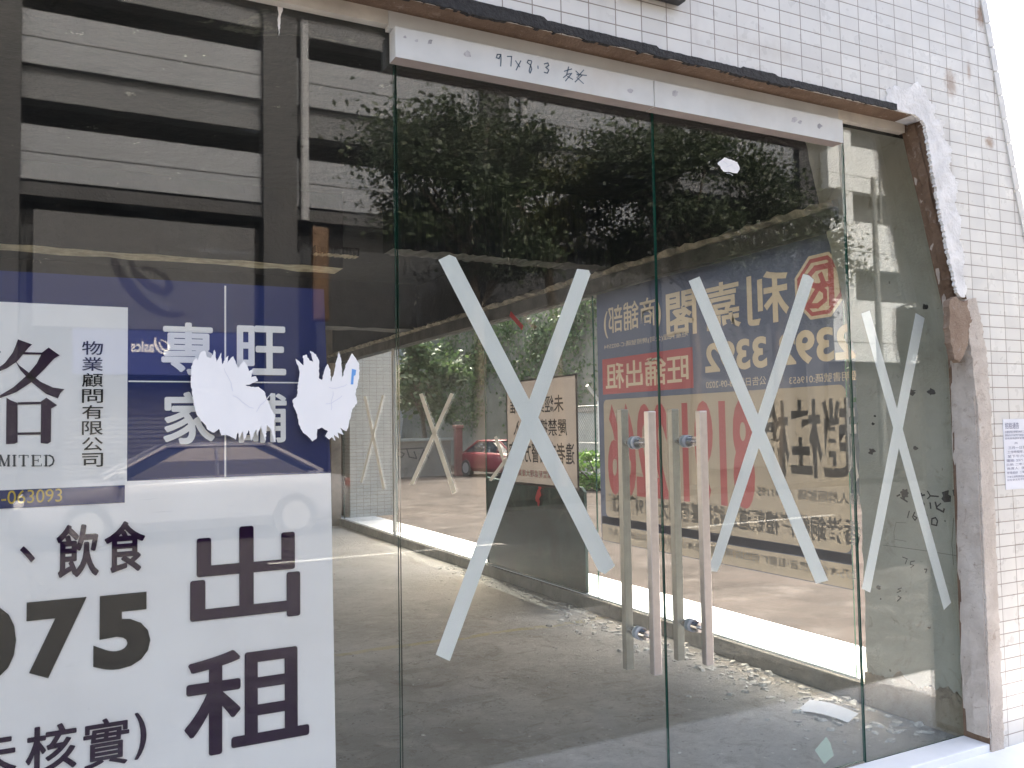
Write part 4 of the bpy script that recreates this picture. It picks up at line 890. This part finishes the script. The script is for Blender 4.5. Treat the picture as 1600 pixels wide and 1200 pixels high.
# street lamp
lm = thing('street_lamp', 'slim grey street lamp with curved arm across the street', 'street lamp', (20.6, -14.6, -.02))
lx, ly = 20.75, -14.6
mb = MB(); mb.bar((lx, ly, -.02), (lx, ly, 6.6), .11, .08, n=12); mb.bar((lx, ly, 6.6), (lx, ly, 8.45), .08, .075, n=12); obj('pole', mb, 'lampgrey', lm)
mb = MB(); arc = [(lx+.28, ly, 7.1), (lx+.28, ly, 8.6)] + [(lx+.28+1.3*(1-math.cos(t*.157)), ly, 8.6+1.0*math.sin(t*.157)) for t in range(1, 11)] + [(lx+2.3, ly, 9.66)]
mb.tube(arc, .035, 8); obj('arm', mb, 'lampgrey', lm)
mb = MB(); mb.box(lx+2.25, lx+2.95, ly-.13, ly+.13, 9.58, 9.72); obj('lamp_head', mb, 'lampgrey', lm, bevel=.03)
mb = MB()
for z in (7.2, 8.2): mb.box(lx-.02, lx+.30, ly-.03, ly+.03, z, z+.05)
obj('bracket', mb, 'lampgrey', lm)
# ------------------------------------------------------------------ foliage
def leaves(mb, c, rad, n, size, seed, clumps=22, shell=.55):
    rng = random.Random(seed); cs = []
    for i in range(clumps):
        while True:
            p = Vector((rng.uniform(-1, 1), rng.uniform(-1, 1), rng.uniform(-1, 1)))
            if shell*.6 < p.length < 1: break
        cs.append((Vector((c[0]+p.x*rad[0]*.85, c[1]+p.y*rad[1]*.85, c[2]+p.z*rad[2]*.85)), rng.uniform(.2, .45)))
    for i in range(n):
        q, s_ = cs[rng.randrange(len(cs))]
        p = q+Vector((rng.gauss(0, 1)*rad[0], rng.gauss(0, 1)*rad[1], rng.gauss(0, 1)*rad[2]*.8))*s_*.5
        a = Vector((rng.gauss(0, 1), rng.gauss(0, 1), rng.gauss(0, .6))).normalized(); b = a.cross(Vector((rng.gauss(0, 1), rng.gauss(0, 1), rng.gauss(0, 1)))).normalized()
        L_ = size*rng.uniform(.6, 1.3); W2 = L_*.32
        mb.face([p-a*L_*.5, p+b*W2, p+a*L_*.5, p-b*W2])
    return cs
def tree(label, base, h, c, rad, n, size, seed, mat='leafdark', group='trees across the street', trunk=.16, clumps=24):
    t = thing('broadleaf_tree', label, 'tree', base, group)
    mb = MB(); cs = leaves(mb, c, rad, n, size, seed, clumps); obj('crown', mb, mat, t, recalc=False)
    mb = MB(); top = Vector((c[0], c[1], c[2]-rad[2]*.35)); B_ = Vector(base)
    mid = B_.lerp(top, .5)+Vector((.12, .05, 0)); mb.bar(B_, mid, trunk, trunk*.75, 10); mb.bar(mid, top, trunk*.75, trunk*.5, 10)
    rng = random.Random(seed+1)
    for q, s_ in cs[:14]: st = mid.lerp(top, rng.uniform(.3, 1)); m2 = st.lerp(q, .5)+Vector((0, 0, .15)); mb.bar(st, m2, trunk*.34, trunk*.22, 6); mb.bar(m2, q, trunk*.22, trunk*.08, 6)
    obj('trunk', mb, 'bark', t); return t
tree('dark spreading street tree reflected in the left door', (7.3, -13.3, -.02), 7, (7.2, -13.3, 6.15), (2.6, 1.8, 1.9), 16200, .125, 31)
tree('olive green street tree, tallest, reflected across the door seam', (10.0, -14.6, -.02), 8, (9.6, -14.6, 7.0), (2.6, 1.6, 1.6), 10800, .125, 32, 'leafolive')
tree('dark dense street tree reflected in the right door', (12.6, -13.0, -.02), 8, (12.5, -13.0, 6.5), (3.0, 1.9, 2.1), 19800, .125, 33)
tree('low dark street tree reflected behind the blue poster', (15.6, -13.6, -.02), 8, (15.7, -13.6, 5.4), (2.1, 1.7, 1.9), 10800, .125, 34)
# ------------------------------------------------------------------ cars
def car(label, loc, rz, paint, scale=1.0):
    t = thing('parked_car', label, 'car', loc, 'parked cars'); t.rotation_euler = (0, 0, rz); t.scale = (scale,)*3
    lo = Vector(loc)
    def part(name, mb, mt, smooth=False, bevel=0, par=None):
        par = par or t; me_b = MB(); me_b.v = [(v[0]+lo.x, v[1]+lo.y, v[2]+lo.z) for v in mb.v]; me_b.f = mb.f; me_b.m = mb.m
        return obj(name, me_b, mt, par, smooth, bevel)
    secs = [(-2.22, .62, .38, .66), (-2.16, .78, .28, .82), (-1.75, .86, .2, .92), (-1.0, .88, .19, .93), (0, .89, .19, .92), (.9, .88, .19, .90), (1.6, .86, .2, .82), (2.05, .78, .24, .72), (2.2, .62, .34, .58)]
    rings = [[(x, -w_*.9, z0), (x, -w_, z0+.14), (x, -w_, z1-.22), (x, -w_*.95, z1-.07), (x, -w_*.84, z1), (x, w_*.84, z1), (x, w_*.95, z1-.07), (x, w_, z1-.22), (x, w_, z0+.14), (x, w_*.9, z0)] for x, w_, z0, z1 in secs]
    mb = MB(); mb.loft(rings); part('body', mb, paint, True, .02)
    gl = [(.905, -1.80, 1.12, .76), (1.12, -1.40, .72, .70), (1.31, -1.02, .34, .62)]
    mb = MB(); rr = []
    for z, xa, xb, w_ in gl: rr.append([(xa, -w_*.8, z), (xa+.25, -w_, z), (xb-.3, -w_, z), (xb, -w_*.8, z), (xb, w_*.8, z), (xb-.3, w_, z), (xa+.25, w_, z), (xa, w_*.8, z)])
    mb.loft(rr); part('windows', mb, 'carglass', False)
    mb = MB(); z, xa, xb, w_ = 1.305, -1.06, .38, .635
    rr = []
    for z, i_ in ((1.305, 0), (1.345, .05), (1.37, .2)): rr.append([(xa+i_, -w_*.8+i_*.4, z), (xa+.2+i_, -w_+i_*.5, z), (xb-.25-i_, -w_+i_*.5, z), (xb-i_, -w_*.8+i_*.4, z), (xb-i_, w_*.8-i_*.4, z), (xb-.25-i_, w_-i_*.5, z), (xa+.2+i_, w_-i_*.5, z), (xa+i_, w_*.8-i_*.4, z)])
    mb.loft(rr); part('roof', mb, paint, True)
    mb = MB()
    for sy in (-1, 1):
        mb.bar((1.12, sy*.62, .9), (.34, sy*.52, 1.32), .035, n=6); mb.bar((-1.80, sy*.62, .9), (-1.02, sy*.52, 1.32), .05, n=6); mb.bar((-.3, sy*.765, .9), (-.3, sy*.625, 1.32), .03, n=6)
    part('pillars', mb, paint)
    for x in (-1.35, 1.32):
        for sy in (-1, 1):
            mb = MB(); mb.bar((x, sy*.70, .31), (x, sy*.90, .31), .31, n=24); wh = part('wheel', mb, 'tyre')
            mb = MB(); mb.bar((x, sy*.895, .31), (x, sy*.91, .31), .2, n=20); part('rim', mb, 'rim', par=wh)
    for sy in (-1, 1):
        mb = MB(); mb.box(2.02, 2.15, sy*.62-.14, sy*.62+.14, .56, .68); part('headlight', mb, 'lamplens', bevel=.03)
        mb = MB(); mb.box(-2.21, -2.1, sy*.64-.13, sy*.64+.13, .66, .8); part('tail_light', mb, 'taillens', bevel=.03)
        mb = MB(); mb.box(.85, .98, sy*.96-.09, sy*.96+.09, .93, 1.03); part('mirror', mb, paint, bevel=.03)
    return t
car('pale saloon car parked at the far kerb, reflected over the navy poster', (1.5, -10.8, -.15), math.pi, 'carwhite')
car('red car parked by the yard wall beyond the side windows', (11.0, 19.4, -.03), R(-80), 'carred', .76)
# ================================================================== YARD BESIDE THE SHOP
mb = MB(); mb.box(6.5, 9.95, 20.9, 21.2, -.1, 1.0)
yw = thing('yard_wall', 'low grey yard wall with dark scrawled graffiti beyond the side windows', 'wall', (8, 21, 0))
obj('wall', mb, 'wallgrey', yw)
mb = MB(); mb.box(6.4, 10.0, 20.82, 21.28, 1.0, 1.08); obj('coping', mb, 'panel', yw)
mb = MB(); gx = lambda L: [(7.75+a*1.5, .35+b*.5) for a, b in L]
for L in ([(0, .5), (.1, .8), (.2, .5), (.1, .3), (0, .5)], [(.3, .2), (.35, .8), (.5, .6), (.45, .4), (.3, .5)], [(.55, .9), (.6, .4), (.75, .3), (.7, .7)], [(.8, .2), (.9, .8), (1.0, .3)], [(.2, .85), (.9, .9)]): ribbon(mb, gx(L), .035, PY, 20.897)
obj('graffiti', mb, 'spray', yw, recalc=False)
mb = MB(); mb.box(9.96, 10.16, 20.5, 20.7, -.03, 1.35); mb.box(9.93, 10.19, 20.47, 20.73, 1.35, 1.45); tag(obj('brown_post', mb, 'post', bevel=.015), 'squat brown red post behind the red car', 'post')
# long concrete wall with the ivy-covered slope above it
lw_ = thing('boundary_wall', 'pale concrete panel wall at the foot of the ivy slope', 'wall', (12.5, 16, 0))
for i in range(7):
    mb = MB(); y = 9.5+i*1.75; mb.box(12.4, 12.6, y, y+1.72, -.1, 1.75); obj('panel', mb, 'panel', lw_)
mb = MB(); mb.box(12.36, 12.64, 9.4, 21.8, 1.752, 1.84); obj('coping', mb, 'wallgrey', lw_)
mb = MB(); mb.hexa([(12.65, 9, -.1), (16, 9, -.1), (16, 34, -.1), (12.65, 34, -.1), (13.4, 9, 6), (16, 9, 6), (16, 34, 6), (13.4, 34, 6)]); struct('slope', mb, 'slope')
mb = MB(); rng = random.Random(77)
cl = [(rng.uniform(9.6, 30), rng.uniform(1.6, 5.6), rng.uniform(.35, .9)) for i in range(64)]
for i in range(15000):
    cy0, cz0, cr = cl[rng.randrange(len(cl))]; y = cy0+rng.gauss(0, cr); z = cz0+rng.gauss(0, cr*.8)
    if z < 1.0: z = 1.0+rng.random()*.8
    x = 12.68+.107*max(0, z)-abs(rng.gauss(0, .13))-.03
    p = Vector((x, y, z)); a = Vector((rng.gauss(0, .4), rng.gauss(0, 1), rng.gauss(0, 1))).normalized(); b = a.cross(Vector((rng.gauss(0, .5)-1, rng.gauss(0, .4), rng.gauss(0, .4)))).normalized(); L_ = rng.uniform(.07, .16)
    mb.face([p-a*L_*.5, p+b*L_*.4, p+a*L_*.5, p-b*L_*.4])
tag(obj('ivy', mb, 'leafivy', recalc=False), 'ivy and creepers covering the slope above the panel wall', 'ivy', kind='stuff')
# chain link fence with cranked posts
cf = thing('chain_fence', 'wire mesh fence with cranked galvanised posts along the yard', 'fence', (10.6, 12, 0))
FX = 11.2
for y in (9.2, 12.0, 14.8, 17.6):
    mb = MB(); mb.tube([(FX, y, -.03), (FX, y, 1.95), (FX-.32, y, 2.32)], .04, 8); obj('post', mb, 'galv', cf)
mb = MB()
for z in (.1, .95, 1.85): mb.bar((FX-.045, 9.2, z), (FX-.045, 17.6, z), .006, n=4)
for i in range(100):
    y = 8.2+i*.1
    for s_ in (-1, 1):
        a0 = (y if s_ > 0 else y+1.75); y2 = a0+s_*1.75; ya, yc = a0, y2; za, zc2 = .1, 1.85
        if 9.2 <= min(ya, yc) and max(ya, yc) <= 17.6: mb.bar((FX-.05-.004*s_, ya, za), (FX-.05-.004*s_, yc, zc2), .0025, n=3, caps=False)
obj('wire_mesh', mb, 'galv', cf, recalc=False)
def shrub(label, c, rad, n, size, seed, mat, group=None):
    t = thing('shrub', label, 'shrub', (c[0], c[1], -.03), group)
    mb = MB(); cs = leaves(mb, c, rad, n, size, seed, 12); obj('foliage', mb, mat, t, recalc=False)
    mb = MB()
    for q, s_ in cs: mb.bar((c[0], c[1], -.03), q, .03, .008, 6)
    obj('stem', mb, 'bark', t); return t
q = onZ(925, 768, -.03)
shrub('bright green bush at the foot of the wire fence', (q.x+.5, q.y+.4, .45), (.9, .9, .5), 2600, .09, 51, 'leafbright')
tree('leafy green tree behind the graffiti wall', (7.2, 22.6, -.1), 5, (7.3, 22.6, 3.0), (1.6, 1.2, 1.9), 3800, .2, 61, 'leafivy', 'trees behind the yard wall', .1)
tree('leafy green tree behind the red car', (9.9, 23.0, -.1), 5, (9.8, 23.0, 3.1), (1.7, 1.2, 2.0), 4200, .2, 62, 'leafivy', 'trees behind the yard wall', .1)
fb = thing('distant_block', 'blurred grey building with dark vertical windows beyond the yard', 'building', (10, 34, 0))
mb = MB(); mb.box(2, 24, 33, 40, -.2, 14); obj('wall', mb, 'farwall', fb)
for i in range(14):
    mb = MB(); mb.box(2.6+i*1.5, 3.3+i*1.5, 32.95, 32.998, .6, 13); obj('window', mb, 'farglass', fb)
